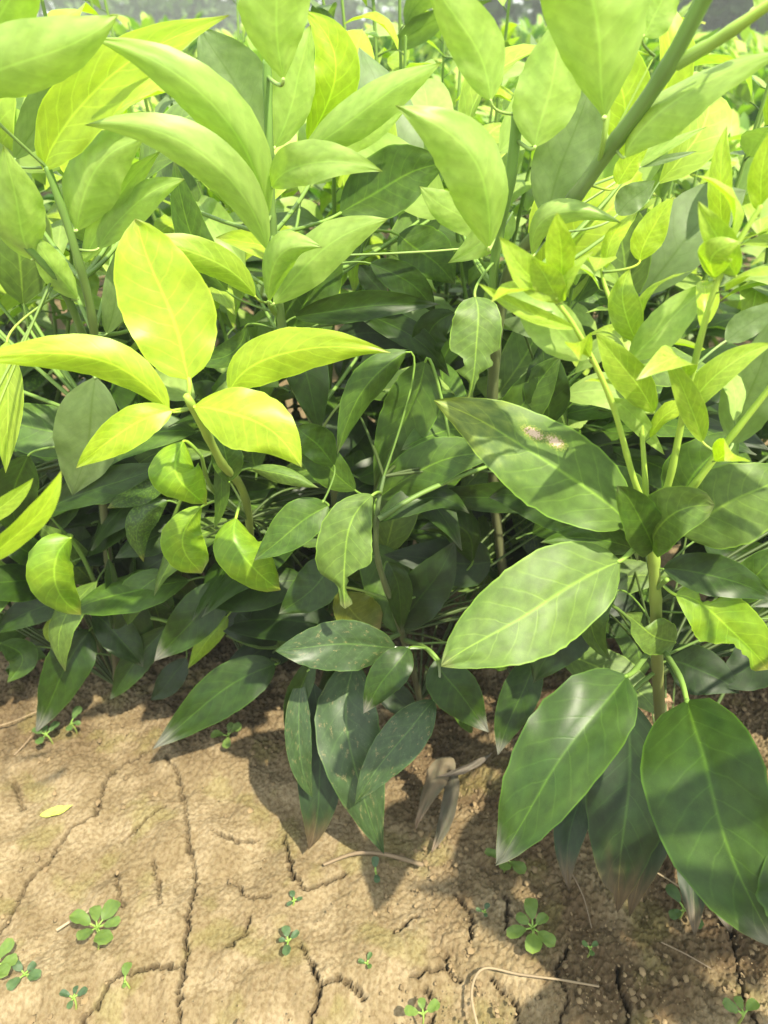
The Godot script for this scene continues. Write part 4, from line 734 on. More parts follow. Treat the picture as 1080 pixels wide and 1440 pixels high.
	leaf(p, Vector3(0.0771, 0.3826, -0.29), Vector3(0.0544, 0.3923, -0.283), Vector3(0.0352, 0.4034, -0.28), Vector3(0.27, 0.09, 0.96), 0.0066, 0.35, 0.00, "flush", Vector3(0.0772, 0.3818, -0.2904))
	leaf(p, Vector3(0.0856, 0.3678, -0.295), Vector3(0.0676, 0.3823, -0.3), Vector3(0.0568, 0.3946, -0.305), Vector3(-0.13, 0.23, 0.97), 0.0194, 0.10, 0.00, "light", Vector3(0.0864, 0.3674, -0.2925))
	leaf(p, Vector3(0.114, 0.366, -0.32), Vector3(0.1035, 0.3833, -0.318), Vector3(0.1044, 0.3985, -0.32), Vector3(-0.21, -0.06, 0.98), 0.0142, 0.17, 0.00, "flush", Vector3(0.112, 0.3645, -0.3213))
	leaf(p, Vector3(0.1098, 0.3602, -0.315), Vector3(0.1215, 0.379, -0.31), Vector3(0.1373, 0.3964, -0.31), Vector3(-0.42, 0.2, 0.88), 0.0164, 0.21, 0.00, "light", Vector3(0.1135, 0.36, -0.32))
	leaf(p, Vector3(0.1245, 0.3356, -0.312), Vector3(0.1043, 0.3605, -0.3), Vector3(0.0868, 0.3791, -0.295), Vector3(0.18, -0.22, 0.96), 0.0153, 0.17, 0.00, "flush", Vector3(0.1191, 0.3342, -0.3146))
	leaf(p, Vector3(0.1422, 0.3289, -0.295), Vector3(0.1268, 0.3539, -0.285), Vector3(0.1105, 0.3756, -0.28), Vector3(0.02, -0.29, 0.96), 0.0107, 0.17, 0.00, "flush", Vector3(0.1484, 0.3254, -0.2908))
	leaf(p, Vector3(0.1148, 0.3968, -0.34), Vector3(0.1167, 0.4096, -0.34), Vector3(0.1244, 0.4236, -0.34), Vector3(-0.34, 0.12, 0.93), 0.0137, 0.17, -0.17, "yellow", Vector3(0.0987, 0.3919, -0.34))
	leaf(p, Vector3(0.136, 0.4034, -0.29), Vector3(0.1239, 0.4172, -0.285), Vector3(0.1133, 0.4313, -0.285), Vector3(-0.08, -0.24, 0.97), 0.0111, 0.24, 0.00, "flush", Vector3(0.1309, 0.4049, -0.29))
	leaf(p, Vector3(0.128, 0.4023, -0.29), Vector3(0.1215, 0.4138, -0.28), Vector3(0.1291, 0.4187, -0.278), Vector3(-0.58, -0.46, 0.68), 0.0131, -0.17, -0.17, "flush", Vector3(0.1302, 0.4025, -0.29))
	leaf(p, Vector3(0.1461, 0.4088, -0.33), Vector3(0.1382, 0.4312, -0.33), Vector3(0.1382, 0.4511, -0.335), Vector3(-0.37, 0.04, 0.93), 0.0094, 0.14, -0.17, "yellow", Vector3(0.1333, 0.412, -0.29))
	leaf(p, Vector3(0.1442, 0.4244, -0.3), Vector3(0.141, 0.4381, -0.3), Vector3(0.1401, 0.4535, -0.3), Vector3(-0.4, -0.06, 0.91), 0.0090, 0.14, -0.17, "yellow", Vector3(0.1379, 0.4263, -0.29))
	leaf(p, Vector3(0.1315, 0.3401, -0.295), Vector3(0.1392, 0.3645, -0.29), Vector3(0.1577, 0.3771, -0.288), Vector3(-0.51, 0.2, 0.83), 0.0124, 0.21, 0.00, "flush", Vector3(0.1312, 0.3413, -0.2963))
	leaf(p, Vector3(0.1527, 0.3667, -0.32), Vector3(0.1617, 0.3748, -0.32), Vector3(0.1726, 0.3858, -0.32), Vector3(-0.35, 0.37, 0.86), 0.0126, 0.14, 0.00, "pale", Vector3(0.1301, 0.3651, -0.2937))
	leaf(p, Vector3(0.1133, 0.3809, -0.36), Vector3(0.1, 0.3893, -0.36), Vector3(0.0888, 0.3843, -0.36), Vector3(0.03, 0.21, 0.98), 0.0088, 0.14, 0.00, "light", Vector3(0.1005, 0.3864, -0.34))
	leaf(p, Vector3(0.0997, 0.348, -0.3), Vector3(0.1162, 0.333, -0.31), Vector3(0.1374, 0.3091, -0.32), Vector3(0.3, -0.19, 0.93), 0.0098, 0.14, 0.00, "light", Vector3(0.099, 0.3467, -0.2954))
	leaf(p, Vector3(0.2165, 0.0563, -0.33), Vector3(0.1981, 0.0442, -0.28), Vector3(0.1887, 0.0209, -0.24), Vector3(-0.29, 0.92, 0.27), 0.0235, 0.24, 0.00, "drytip", Vector3(0.1965, 0.0485, -0.343))
	leaf(p, Vector3(0.2183, 0.0521, -0.3), Vector3(0.2067, 0.0461, -0.26), Vector3(0.2052, 0.0351, -0.235), Vector3(-0.33, 0.93, 0.17), 0.0209, 0.17, 0.00, "drytip", Vector3(0.1965, 0.0485, -0.343))
	leaf(p, Vector3(0.1706, 0.1622, -0.33), Vector3(0.1877, 0.1661, -0.32), Vector3(0.2095, 0.1558, -0.31), Vector3(-0.27, 0.63, 0.73), 0.0295, 0.14, 0.00, "shade", Vector3(0.1645, 0.1608, -0.3239))
	leaf(p, Vector3(0.2295, 0.1906, -0.33), Vector3(0.2178, 0.1719, -0.32), Vector3(0.1937, 0.1595, -0.315), Vector3(-0.36, 0.7, 0.61), 0.0293, 0.14, 0.00, "shade", Vector3(0.1615, 0.1719, -0.3217))
	leaf(p, Vector3(0.1383, 0.1819, -0.36), Vector3(0.1114, 0.1672, -0.35), Vector3(0.0969, 0.129, -0.345), Vector3(-0.36, 0.5, 0.79), 0.0401, 0.14, 0.00, "shade", Vector3(0.1599, 0.1774, -0.3207))
	leaf(p, Vector3(0.1412, 0.2012, -0.35), Vector3(0.1238, 0.1875, -0.34), Vector3(0.1403, 0.1574, -0.335), Vector3(-0.29, 0.32, 0.9), 0.0188, 0.14, 0.00, "mid", Vector3(0.1538, 0.1995, -0.3163))
	leaf(p, Vector3(0.146, 0.0563, -0.33), Vector3(0.1231, 0.0521, -0.3), Vector3(0.1188, 0.0199, -0.27), Vector3(-0.18, 0.88, 0.45), 0.0232, 0.17, 0.00, "drytip", Vector3(0.1889, 0.0752, -0.3385))
	leaf(p, Vector3(0.1392, 0.2698, -0.33), Vector3(0.12, 0.2799, -0.335), Vector3(0.099, 0.2769, -0.34), Vector3(-0.13, 0.47, 0.87), 0.0263, 0.14, 0.00, "mid", Vector3(0.1346, 0.2684, -0.3058))
	leaf(p, Vector3(0.1796, 0.1947, -0.2), Vector3(0.1845, 0.1898, -0.165), Vector3(0.1791, 0.1818, -0.13), Vector3(-0.5, 0.85, 0.15), 0.0568, 0.14, -0.17, "dark", Vector3(0.2233, 0.1756, -0.25))  # unseen leaf, added to throw shade on the lower-right soil
	leaf(p, Vector3(0.2028, 0.2121, -0.22), Vector3(0.2188, 0.2137, -0.19), Vector3(0.2481, 0.2012, -0.17), Vector3(-0.48, 0.66, 0.58), 0.0554, 0.14, -0.17, "dark", Vector3(0.2408, 0.2162, -0.25))  # also an unseen leaf added for that shade
	leaf(p, Vector3(0.2285, 0.1649, -0.17), Vector3(0.205, 0.1818, -0.13), Vector3(0.1856, 0.1823, -0.1), Vector3(-0.24, 0.9, -0.37), 0.0519, 0.14, -0.17, "dark", Vector3(0.2663, 0.1947, -0.2))  # out-of-view leaf added to shade the soil
	leaf(p, Vector3(0.2115, 0.2523, -0.25), Vector3(0.2429, 0.246, -0.23), Vector3(0.2708, 0.2461, -0.21), Vector3(-0.42, 0.57, 0.71), 0.0523, 0.14, -0.17, "dark", Vector3(0.2552, 0.2698, -0.28))  # added leaf beyond the right edge, there for its shade
	leaf(p, Vector3(0.1939, 0.1869, -0.15), Vector3(0.1659, 0.1893, -0.12), Vector3(0.1504, 0.1742, -0.095), Vector3(-0.24, 0.97, 0.03), 0.0371, 0.14, -0.17, "dark", Vector3(0.2668, 0.1404, -0.2))  # last of the unseen leaves added as shade
	leaf(p, Vector3(0.1736, 0.2515, -0.33), Vector3(0.1908, 0.2444, -0.33), Vector3(0.2174, 0.2468, -0.33), Vector3(0.06, 0.54, 0.84), 0.0156, 0.14, 0.00, "dark", Vector3(0.1428, 0.2392, -0.3095))
	shoot_leaves(p, [Vector3(0.1287, 0.2857, -0.305), Vector3(0.1162, 0.3086, -0.3), Vector3(0.0974, 0.3502, -0.295), Vector3(0.0754, 0.3846, -0.29), Vector3(0.0589, 0.4021, -0.285)], 4, 0.036, 0.6)
	shoot_leaves(p, [Vector3(0.1287, 0.2857, -0.305), Vector3(0.123, 0.3145, -0.31), Vector3(0.1188, 0.336, -0.315)], 2, 0.04, 0.5)
	shoot_leaves(p, [Vector3(0.132, 0.2773, -0.305), Vector3(0.1336, 0.3047, -0.3), Vector3(0.1304, 0.3535, -0.295), Vector3(0.1294, 0.4002, -0.29), Vector3(0.1387, 0.4287, -0.29)], 5, 0.04, 0.5)
	shoot_leaves(p, [Vector3(0.1324, 0.2752, -0.305), Vector3(0.1402, 0.2999, -0.295), Vector3(0.15, 0.3304, -0.29), Vector3(0.1616, 0.364, -0.285)], 3, 0.045, 0.5)
	shoot_leaves(p, [Vector3(0.1178, 0.336, -0.315), Vector3(0.1135, 0.36, -0.32), Vector3(0.1076, 0.378, -0.325)], 3, 0.034, 0.4)
	shoot_leaves(p, [Vector3(0.1098, 0.3649, -0.325), Vector3(0.1005, 0.3864, -0.34), Vector3(0.0974, 0.3959, -0.34)], 3, 0.03, 0.3)
	shoot_leaves(p, [Vector3(0.1616, 0.364, -0.285), Vector3(0.2296, 0.3625, -0.22), Vector3(0.2711, 0.3863, -0.12), Vector3(0.3037, 0.4001, -0.08), Vector3(0.3934, 0.3951, -0.05)], 14, 0.1, 0.25)  # leaves of the added unseen branch, placed for their shade
	shoot_leaves(p, [Vector3(0.2171, 0.3602, -0.235), Vector3(0.2789, 0.3343, -0.16), Vector3(0.3972, 0.2762, -0.12)], 8, 0.09, 0.3)  # leaves of its added side branch, shading the soil too
	understorey(p, [Vector3(0.2117, -0.0048, -0.352), Vector3(0.1661, 0.1553, -0.325), Vector3(0.1477, 0.2216, -0.312), Vector3(0.1361, 0.2637, -0.306), Vector3(0.1275, 0.2918, -0.305)], 44, 0.15, 0.36, 0.03, 0.24, -0.5, -0.37)
	understorey(p, [Vector3(0.2117, -0.0048, -0.352), Vector3(0.1661, 0.1553, -0.325), Vector3(0.1477, 0.2216, -0.312), Vector3(0.1361, 0.2637, -0.306), Vector3(0.1275, 0.2918, -0.305)], 20, 0.24, 0.4, 0.2, 0.32, -0.46, -0.36)

# ------------------------------------------------------------------ field behind
func merged_foliage(n: int, height: float, spread: float, size: float) -> ArrayMesh:
	var P := PackedVector3Array()
	var C := PackedColorArray()
	var I := PackedInt32Array()
	for k in n:
		var f := sqrt(rng.randf())
		var a := rng.randf() * TAU
		var r := spread * sqrt(rng.randf()) * (1.0 - 0.45 * f * f)
		var q := Vector3(cos(a) * r, height * (0.12 + 0.85 * f) + rng.randf_range(-0.02, 0.02), sin(a) * r)
		var d := Vector3(cos(a + rng.randf_range(-0.9, 0.9)), lerpf(-0.5, 1.1, f) + rng.randf_range(-0.4, 0.4), sin(a + rng.randf_range(-0.9, 0.9))).normalized()
		var s := d.cross(Vector3(rng.randf_range(-0.6, 0.6), 1, rng.randf_range(-0.6, 0.6))).normalized()
		var up := s.cross(d)
		var L := size * rng.randf_range(0.7, 1.2)
		var w := L * 0.2
		var k0 := P.size()
		var young := f > rng.randf_range(0.6, 1.02)
		var c: Color = [Color(0.34, 0.47, 0.09), Color(0.25, 0.39, 0.075), Color(0.40, 0.50, 0.10)][rng.randi() % 3] if young else [Color(0.12, 0.23, 0.05), Color(0.07, 0.15, 0.04), Color(0.17, 0.29, 0.06)][rng.randi() % 3]
		P.append_array([q, q + d * L * 0.3 + s * w + up * L * 0.06, q + d * L * 0.34 + up * L * 0.03, q + d * L * 0.3 - s * w + up * L * 0.06, q + d * L * 0.68 + s * w * 0.8 + up * L * 0.04, q + d * L * 0.68 + up * L * 0.0, q + d * L * 0.68 - s * w * 0.8 + up * L * 0.04, q + d * L - up * L * 0.12])
		for i in 8: C.append(c)
		for t in [[0, 1, 2], [0, 2, 3], [1, 4, 2], [2, 4, 5], [2, 5, 3], [3, 5, 6], [4, 7, 5], [5, 7, 6]]:
			I.append_array([k0 + t[0], k0 + t[1], k0 + t[2]])
	return smooth(P, PackedVector2Array(), C, I)

func field():
	# the second row: plants whose leaves can be told apart
	var behind := [
		[Vector3(-0.64, 0, -0.78), 0.5, "second-row sapling behind the leftmost front sapling"],
		[Vector3(-0.42, 0, -0.74), 0.52, "second-row sapling showing between the leftmost stem and the upper arching leaves"],
		[Vector3(-0.17, 0, -0.76), 0.53, "second-row sapling behind the upright stem left of the middle"],
		[Vector3(0.06, 0, -0.74), 0.52, "second-row sapling behind the broad pale leaf in the middle"],
		[Vector3(0.27, 0, -0.8), 0.46, "second-row sapling behind the thick leaning stem"],
		[Vector3(0.5, 0, -0.76), 0.38, "second-row sapling at the right behind the young upright shoots"],
		[Vector3(-0.55, 0, -1.06), 0.49, "third-row sapling far left, seen in the gap over the second row"],
		[Vector3(-0.2, 0, -1.02), 0.52, "third-row sapling left of the middle, seen past the arching leaves"],
		[Vector3(0.1, 0, -1.04), 0.53, "third-row sapling in the middle whose tips reach the far trees"],
		[Vector3(0.42, 0, -1.05), 0.38, "third-row sapling right of the thick leaning stem"],
		[Vector3(0.74, 0, -1.02), 0.38, "third-row sapling at the right edge above the young shoots"],
	]
	for b in [[Vector3(-0.20, 0, -0.63), "sapling close behind the two leaves arching to the left, at mid height", 0.50], [Vector3(0.05, 0, -0.66), "tall sapling behind the middle whose bright shoots stand before the far trees", 0.57], [Vector3(0.22, 0, -0.64), "tall sapling showing left of the thick leaning stem", 0.52], [Vector3(-0.33, 0, -0.60), "sapling close behind the leftmost stem, its yellow-green shoots between the arching leaves"], [Vector3(-0.08, 0, -0.61), "sapling close behind the upright stem left of the middle"], [Vector3(0.13, 0, -0.59), "sapling close behind the torn leaf on its yellow stalk"], [Vector3(0.37, 0, -0.58), "sapling close behind the young upright shoots at the right"]]:
		var q := sapling("citrus_sapling", b[0], b[2] if b.size() > 2 else 0.44, 6, 16, 0.088, 0.56)
		tag(q, b[1], "sapling")
	var protos := []
	for b in behind:
		var p := sapling("citrus_sapling", b[0], b[1], 5, 14, 0.075, 0.6)
		p.rotation.y = b[0].x * 9.0
		tag(p, b[2], "sapling")
	# the field beyond it
	for k in 4:
		var p := thing("field_sapling")
		var tb := Tubes.new()
		for s in 4:
			var a := TAU * s / 4.0 + rng.randf()
			tb.add(bend(Vector3(0, -0.03, 0), Vector3(cos(a) * 0.03, 0.15, sin(a) * 0.03), Vector3(cos(a) * 0.09, 0.36, sin(a) * 0.09)), 0.004, 0.0015, Color(0.09, 0.1, 0.05), Color(0.22, 0.33, 0.06), 5)
		put("stem", tube_mesh(tb), M.stem, p)
		tag(put("foliage", merged_foliage(430, 0.40, 0.18, 0.058), M.far, p), "", "", "", "stuff")
		tag(p, "small bushy sapling with yellow-green tips in the rows behind the front plants", "sapling", "field saplings behind the front rows")
		protos.append(p)
	var spots := []
	var z := 1.28
	while z < 9.0:
		var half := z * 0.62 + 0.25
		var x := -half + rng.randf() * 0.2
		while x < half:
			spots.append(Vector3(x + rng.randf_range(-0.04, 0.04), 0, -z + rng.randf_range(-0.06, 0.06)))
			x += 0.26 + z * 0.03
		z += 0.34 + z * 0.05
	var used := 0
	for s in spots:
		var o: Node3D = protos[used] if used < 4 else protos[rng.randi() % 4].duplicate()
		if used >= 4:
			o.name = numbered("field_sapling", self)
			add_child(o)
		o.position = s
		o.rotation.y = rng.randf() * TAU
		o.scale = Vector3.ONE * rng.randf_range(0.82, 1.12) * Vector3(1, rng.randf_range(0.9, 1.25), 1)
		used += 1
	print("field ", used)
	# what is left before the trees reads as one green mass
	var mm := MultiMesh.new()
	mm.transform_format = MultiMesh.TRANSFORM_3D
	mm.mesh = merged_foliage(160, 0.42, 0.3, 0.12)
	mm.mesh.surface_set_material(0, M.far)
	mm.instance_count = 420
	for k in mm.instance_count:
		var zz := 9.2 + 11.0 * rng.randf()
		var t := Transform3D(Basis(Vector3.UP, rng.randf() * TAU).scaled(Vector3.ONE * rng.randf_range(0.85, 1.1)), Vector3(rng.randf_range(-0.75, 0.75) * zz, -0.02, -zz))
		mm.set_instance_transform(k, t)
	var far := MultiMeshInstance3D.new()
	far.name = "far_undergrowth"
	far.multimesh = mm
	add_child(far)
	tag(far, "far rows of green saplings merging into one mass before the trees", "undergrowth", "", "stuff")

func backdrop_trees():
	var looks := [
		[-10.5, -17.5, 5.5, Color(0.07, 0.125, 0.04), Color(0.11, 0.18, 0.06), "grey-green tree at the far left behind the field"],
		[-8.0, -16, 4.6, Color(0.07, 0.125, 0.04), Color(0.11, 0.18, 0.06), "rounded grey-green tree second from the left behind the field"],
		[-5.6, -17.5, 5.4, Color(0.07, 0.125, 0.04), Color(0.11, 0.18, 0.06), "tall tree behind the upper left arching leaf"],
		[-3.4, -16, 4.8, Color(0.035, 0.07, 0.025), Color(0.11, 0.18, 0.06), "tree behind the upright stem left of the middle"],
		[-1.2, -17.8, 5.2, Color(0.07, 0.125, 0.04), Color(0.11, 0.18, 0.06), "tree just left of the middle with sky gaps in its crown"],
		[0.9, -16.4, 4.6, Color(0.07, 0.125, 0.04), Color(0.11, 0.18, 0.06), "tree behind the middle saplings"],
		[3.2, -17.6, 5.2, Color(0.07, 0.125, 0.04), Color(0.11, 0.18, 0.06), "tree right of the middle, left of the dark trees"],
		[2.6, -9.4, 4.6, Color(0.035, 0.07, 0.025), Color(0.06, 0.11, 0.04), "dark tree behind the thick leaning stem"],
		[4.2, -9.0, 4.4, Color(0.035, 0.07, 0.025), Color(0.06, 0.11, 0.04), "dark tree right of the thick leaning stem"],
		[5.8, -9.6, 4.6, Color(0.035, 0.07, 0.025), Color(0.06, 0.11, 0.04), "darkest tree at the far right behind the field"],
	]
	for k in looks.size():
		var L: Array = looks[k]
		var p := thing("broadleaf_tree", Vector3(L[0], -0.05, L[1]))
		var tb := Tubes.new()
		var H: float = L[2]
		tb.add(through([Vector3.ZERO, Vector3(rng.randf_range(-0.1, 0.1), H * 0.3, 0), Vector3(rng.randf_range(-0.2, 0.2), H * 0.8, 0)]), 0.12, 0.04, Color(0.13, 0.12, 0.10), Color(0.12, 0.12, 0.09), 8)
		for b in 7:
			var a := rng.randf() * TAU
			var y := H * rng.randf_range(0.06, 0.6)
			tb.add(bend(Vector3(0, y, 0), Vector3(cos(a) * 0.4, y + 0.25, sin(a) * 0.4), Vector3(cos(a), 0, sin(a)) * H * 0.3 + Vector3(0, y + 0.5, 0)), 0.05, 0.012, Color(0.13, 0.12, 0.10), Color(0.12, 0.12, 0.09), 6)
		put("trunk", tube_mesh(tb), M.bark, p)
		var P := PackedVector3Array()
		var C := PackedColorArray()
		var I := PackedInt32Array()
		var clumps := []
		for c in 82:
			var a := rng.randf() * TAU
			var y := rng.randf()
			var r := H * 0.42 * sin(PI * (0.28 + 0.64 * y * y)) * sqrt(rng.randf())
			clumps.append([Vector3(cos(a) * r, H * (0.02 + 0.98 * y * y), sin(a) * r), rng.randf_range(0.25, 0.6), rng.randf()])
		for q in clumps:
			for j in 90:
				var d: Vector3 = Vector3(rng.randfn(), rng.randfn() * 0.7, rng.randfn()) * q[1] * 0.5
				var at: Vector3 = q[0] + d
				if at.y < 0.02: continue
				var s := Vector3(rng.randfn(), rng.randfn(), rng.randfn()).normalized() * rng.randf_range(0.07, 0.12)
				var u := s.cross(Vector3(rng.randfn(), rng.randfn(), rng.randfn())).normalized() * 0.065
				var i := P.size()
				P.append_array([at - s, at + u, at + s, at - u])
				var col: Color = (L[3] * 0.7).lerp(L[4] * 1.7, clampf(q[2] * 0.8 + rng.randf() * 0.3, 0, 1))
				for z in 4: C.append(col)
				I.append_array([i, i + 1, i + 2, i, i + 2, i + 3])
		tag(put("crown", smooth(P, PackedVector2Array(), C, I), M.tree, p), "", "", "", "stuff")
		tag(p, L[5], "tree")

# ------------------------------------------------------------------ ground
func soil():
	var cell := 0.001
	var x0 := -0.40
	var z0 := -0.60
	var nx := int(0.80 / cell)
	var nz := int(0.44 / cell)
	var H := PackedFloat32Array()
	H.resize(nx * nz)
	H.fill(0.0)
	var warp := FastNoiseLite.new()
	warp.seed = 31
	warp.frequency = 110.0
	warp.fractal_octaves = 5
	warp.fractal_gain = 0.65
	var cracks := [
		[0.0014, Vector2(-0.1206, -0.1981), Vector2(-0.1230, -0.2208), Vector2(-0.1234, -0.2414), Vector2(-0.1270, -0.2635), Vector2(-0.1271, -0.2876)],
		[0.0007, Vector2(-0.1271, -0.2876), Vector2(-0.1355, -0.3084), Vector2(-0.1448, -0.3365), Vector2(-0.1536, -0.3609), Vector2(-0.1637, -0.3805), Vector2(-0.1734, -0.3907)],
		[0.0011, Vector2(-0.1261, -0.2342), Vector2(-0.1420, -0.2329), Vector2(-0.1539, -0.2288), Vector2(-0.1659, -0.2256), Vector2(-0.1723, -0.2123), Vector2(-0.1813, -0.1999)],
		[0.0008, Vector2(-0.2489, -0.2522), Vector2(-0.2434, -0.2659), Vector2(-0.2431, -0.2876), Vector2(-0.2321, -0.3031), Vector2(-0.2277, -0.3250), Vector2(-0.2120, -0.3395), Vector2(-0.2152, -0.3609), Vector2(-0.2115, -0.3805), Vector2(-0.1911, -0.3977)],
		[0.0011, Vector2(-0.0470, -0.1981), Vector2(-0.0408, -0.2123), Vector2(-0.0386, -0.2228), Vector2(-0.0439, -0.2350), Vector2(-0.0537, -0.2457)],
		[0.0006, Vector2(-0.0386, -0.2228), Vector2(-0.0259, -0.2268), Vector2(-0.0119, -0.2169)],
		[0.0012, Vector2(-0.0726, -0.3250), Vector2(-0.0675, -0.3111), Vector2(-0.0619, -0.2901), Vector2(-0.0515, -0.2826), Vector2(-0.0282, -0.2937)],
		[0.0022, Vector2(0.1410, -0.1981), Vector2(0.1460, -0.2130), Vector2(0.1423, -0.2228), Vector2(0.1462, -0.2338)],
		[0.0016, Vector2(0.2180, -0.2635), Vector2(0.2245, -0.2590), Vector2(0.2177, -0.2288), Vector2(0.2163, -0.2150), Vector2(0.2203, -0.2018)],
		[0.0007, Vector2(0.0803, -0.2018), Vector2(0.0770, -0.2161), Vector2(0.0647, -0.2256)],
		[0.0008, Vector2(0.0164, -0.2272), Vector2(0.0371, -0.2329), Vector2(0.0465, -0.2256)],
		[0.0007, Vector2(0.0399, -0.2414), Vector2(0.0371, -0.2329)],
		[0.0014, Vector2(0.0763, -0.2545), Vector2(0.0808, -0.2635), Vector2(0.0813, -0.2768)],
		[0.0014, Vector2(0.0073, -0.2536), Vector2(0.0208, -0.2645)],
		[0.0006, Vector2(-0.1853, -0.2952), Vector2(-0.1783, -0.2851), Vector2(-0.1720, -0.2706)],
		[0.0006, Vector2(-0.1605, -0.3031), Vector2(-0.1531, -0.2876), Vector2(-0.1474, -0.2729)],
		[0.0006, Vector2(-0.1866, -0.3193), Vector2(-0.1719, -0.3365), Vector2(-0.1635, -0.3485)],
		[0.0006, Vector2(-0.2839, -0.3673), Vector2(-0.2730, -0.3516), Vector2(-0.2683, -0.3455)],
		[0.0007, Vector2(0.0247, -0.2018), Vector2(0.0302, -0.2111), Vector2(0.0256, -0.2208)],
		[0.0007, Vector2(-0.0984, -0.2457), Vector2(-0.0883, -0.2522), Vector2(-0.0868, -0.2635)],
		[0.0007, Vector2(0.1029, -0.2018), Vector2(0.1102, -0.2169), Vector2(0.1041, -0.2288), Vector2(0.1163, -0.2457)],
		[0.0009, Vector2(0.0473, -0.2778), Vector2(0.0577, -0.2635), Vector2(0.0541, -0.2500)],
		[0.0007, Vector2(-0.1228, -0.3250), Vector2(-0.1035, -0.3166), Vector2(-0.0914, -0.3205)],
		[0.0006, Vector2(-0.1011, -0.2876), Vector2(-0.0923, -0.2778), Vector2(-0.0756, -0.2768)],
	]
	var K := PackedFloat32Array()    # how deep inside a crack
	K.resize(nx * nz)
	for c in cracks:
		var w: float = c[0] * 0.68
		for s in range(1, c.size() - 1):
			var a: Vector2 = c[s]
			var b: Vector2 = c[s + 1]
			var lo := Vector2(minf(a.x, b.x), minf(a.y, b.y)) - Vector2.ONE * (w * 4.0 + 0.006)
			var hi := Vector2(maxf(a.x, b.x), maxf(a.y, b.y)) + Vector2.ONE * (w * 4.0 + 0.006)
			for iz in range(maxi(0, int((lo.y - z0) / cell)), mini(nz, int((hi.y - z0) / cell) + 1)):
				for ix in range(maxi(0, int((lo.x - x0) / cell)), mini(nx, int((hi.x - x0) / cell) + 1)):
					var q := Vector2(x0 + ix * cell, z0 + iz * cell)
					q += Vector2(warp.get_noise_2d(q.x, q.y), warp.get_noise_2d(q.x + 7.0, q.y + 3.0)) * 0.0035
					var d := q.distance_to(Geometry2D.get_closest_point_to_segment(q, a, b))
					var ww := w * (0.75 + 0.7 * warp.get_noise_2d(q.x * 0.5 + 11.0, q.y * 0.5))
					var k := exp(-pow(d / maxf(ww * 1.15, 0.0008), 3.0)) * minf(1.0, 0.3 + w / 0.0014)
					var i := iz * nx + ix
					if k > K[i]: K[i] = k
	var big := FastNoiseLite.new()
	big.seed = 41
	big.frequency = 14.0
	big.fractal_octaves = 3
	var clod := FastNoiseLite.new()
	clod.seed = 43
	clod.noise_type = FastNoiseLite.TYPE_CELLULAR
	clod.cellular_return_type = FastNoiseLite.RETURN_DISTANCE2_SUB
	clod.frequency = 42.0
	clod.domain_warp_enabled = true
	clod.domain_warp_amplitude = 0.012
	clod.domain_warp_frequency = 60.0
	var fis := clod.duplicate()
	fis.seed = 91
	fis.frequency = 34.0
	fis.domain_warp_amplitude = 0.03
	var crumb := FastNoiseLite.new()
	crumb.seed = 47
	crumb.frequency = 230.0
	crumb.fractal_octaves = 4
	var hue := FastNoiseLite.new()
	hue.seed = 53
	hue.frequency = 22.0
	hue.fractal_octaves = 4
	var P := PackedVector3Array()
	var C := PackedColorArray()
	var I := PackedInt32Array()
	P.resize(nx * nz)
	C.resize(nx * nz)
	I.resize((nx - 1) * (nz - 1) * 6)
	for iz in nz:
		for ix in nx:
			var i := iz * nx + ix
			var x := x0 + ix * cell
			var z := z0 + iz * cell
			# smooth trodden clay on the left, crumbled clods to the right and under the plants
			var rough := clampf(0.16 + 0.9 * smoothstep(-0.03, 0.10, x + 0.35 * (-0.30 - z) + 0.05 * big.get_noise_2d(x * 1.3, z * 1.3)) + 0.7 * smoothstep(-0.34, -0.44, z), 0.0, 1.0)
			var cl := clod.get_noise_2d(x, z) + 1.0
			var seam := 1.0 - smoothstep(0.0, 0.22, cl)
			var cr := crumb.get_noise_2d(x, z)
			var b := big.get_noise_2d(x, z)
			var hair := (1.0 - smoothstep(0.0, 0.05, fis.get_noise_2d(x, z) + 1.0)) * smoothstep(0.0, 0.3, hue.get_noise_2d(x * 1.4 + 3.0, z * 1.4 - 8.0) + 0.12)
			var y := 0.007 * b + rough * (0.0050 * smoothstep(0.0, 0.5, cl) - 0.003) * smoothstep(-0.25, 0.25, big.get_noise_2d(x * 2.0 + 5.0, z * 2.0)) + (0.0007 + 0.0030 * rough) * cr - 0.011 * K[i] - 0.0018 * hair
			var edge := minf(minf(ix, nx - 1 - ix), minf(iz, nz - 1 - iz)) * cell
			y -= 0.026 * (1.0 - smoothstep(0.0, 0.07, edge))
			P[i] = Vector3(x, y, z)
			var h := hue.get_noise_2d(x, z)
			var h2 := hue.get_noise_2d(x * 0.5 + 9.0, z * 0.5)
			var col := Color(0.192, 0.150, 0.084).lerp(Color(0.255, 0.205, 0.122), smoothstep(-0.2, 0.4, h))
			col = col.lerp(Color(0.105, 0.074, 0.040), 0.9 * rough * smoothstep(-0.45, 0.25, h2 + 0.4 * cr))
			col = col.lerp(Color(0.16, 0.15, 0.045), 0.5 * 0.75 * smoothstep(0.12, 0.45, hue.get_noise_2d(x * 0.8 - 4.0, z * 0.8 + 2.0)))
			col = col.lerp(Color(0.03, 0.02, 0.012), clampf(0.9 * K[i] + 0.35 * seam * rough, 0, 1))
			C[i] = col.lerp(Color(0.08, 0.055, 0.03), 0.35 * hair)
	var k := 0
	for iz in nz - 1:
		for ix in nx - 1:
			var i := iz * nx + ix
			I[k] = i
			I[k + 1] = i + 1
			I[k + 2] = i + nx
			I[k + 3] = i + 1
			I[k + 4] = i + nx + 1
			I[k + 5] = i + nx
			k += 6
	tag(put("soil", smooth(P, PackedVector2Array(), C, I), M.soil, self), "dry cracked yellow clay soil along the row of saplings", "soil", "", "structure")
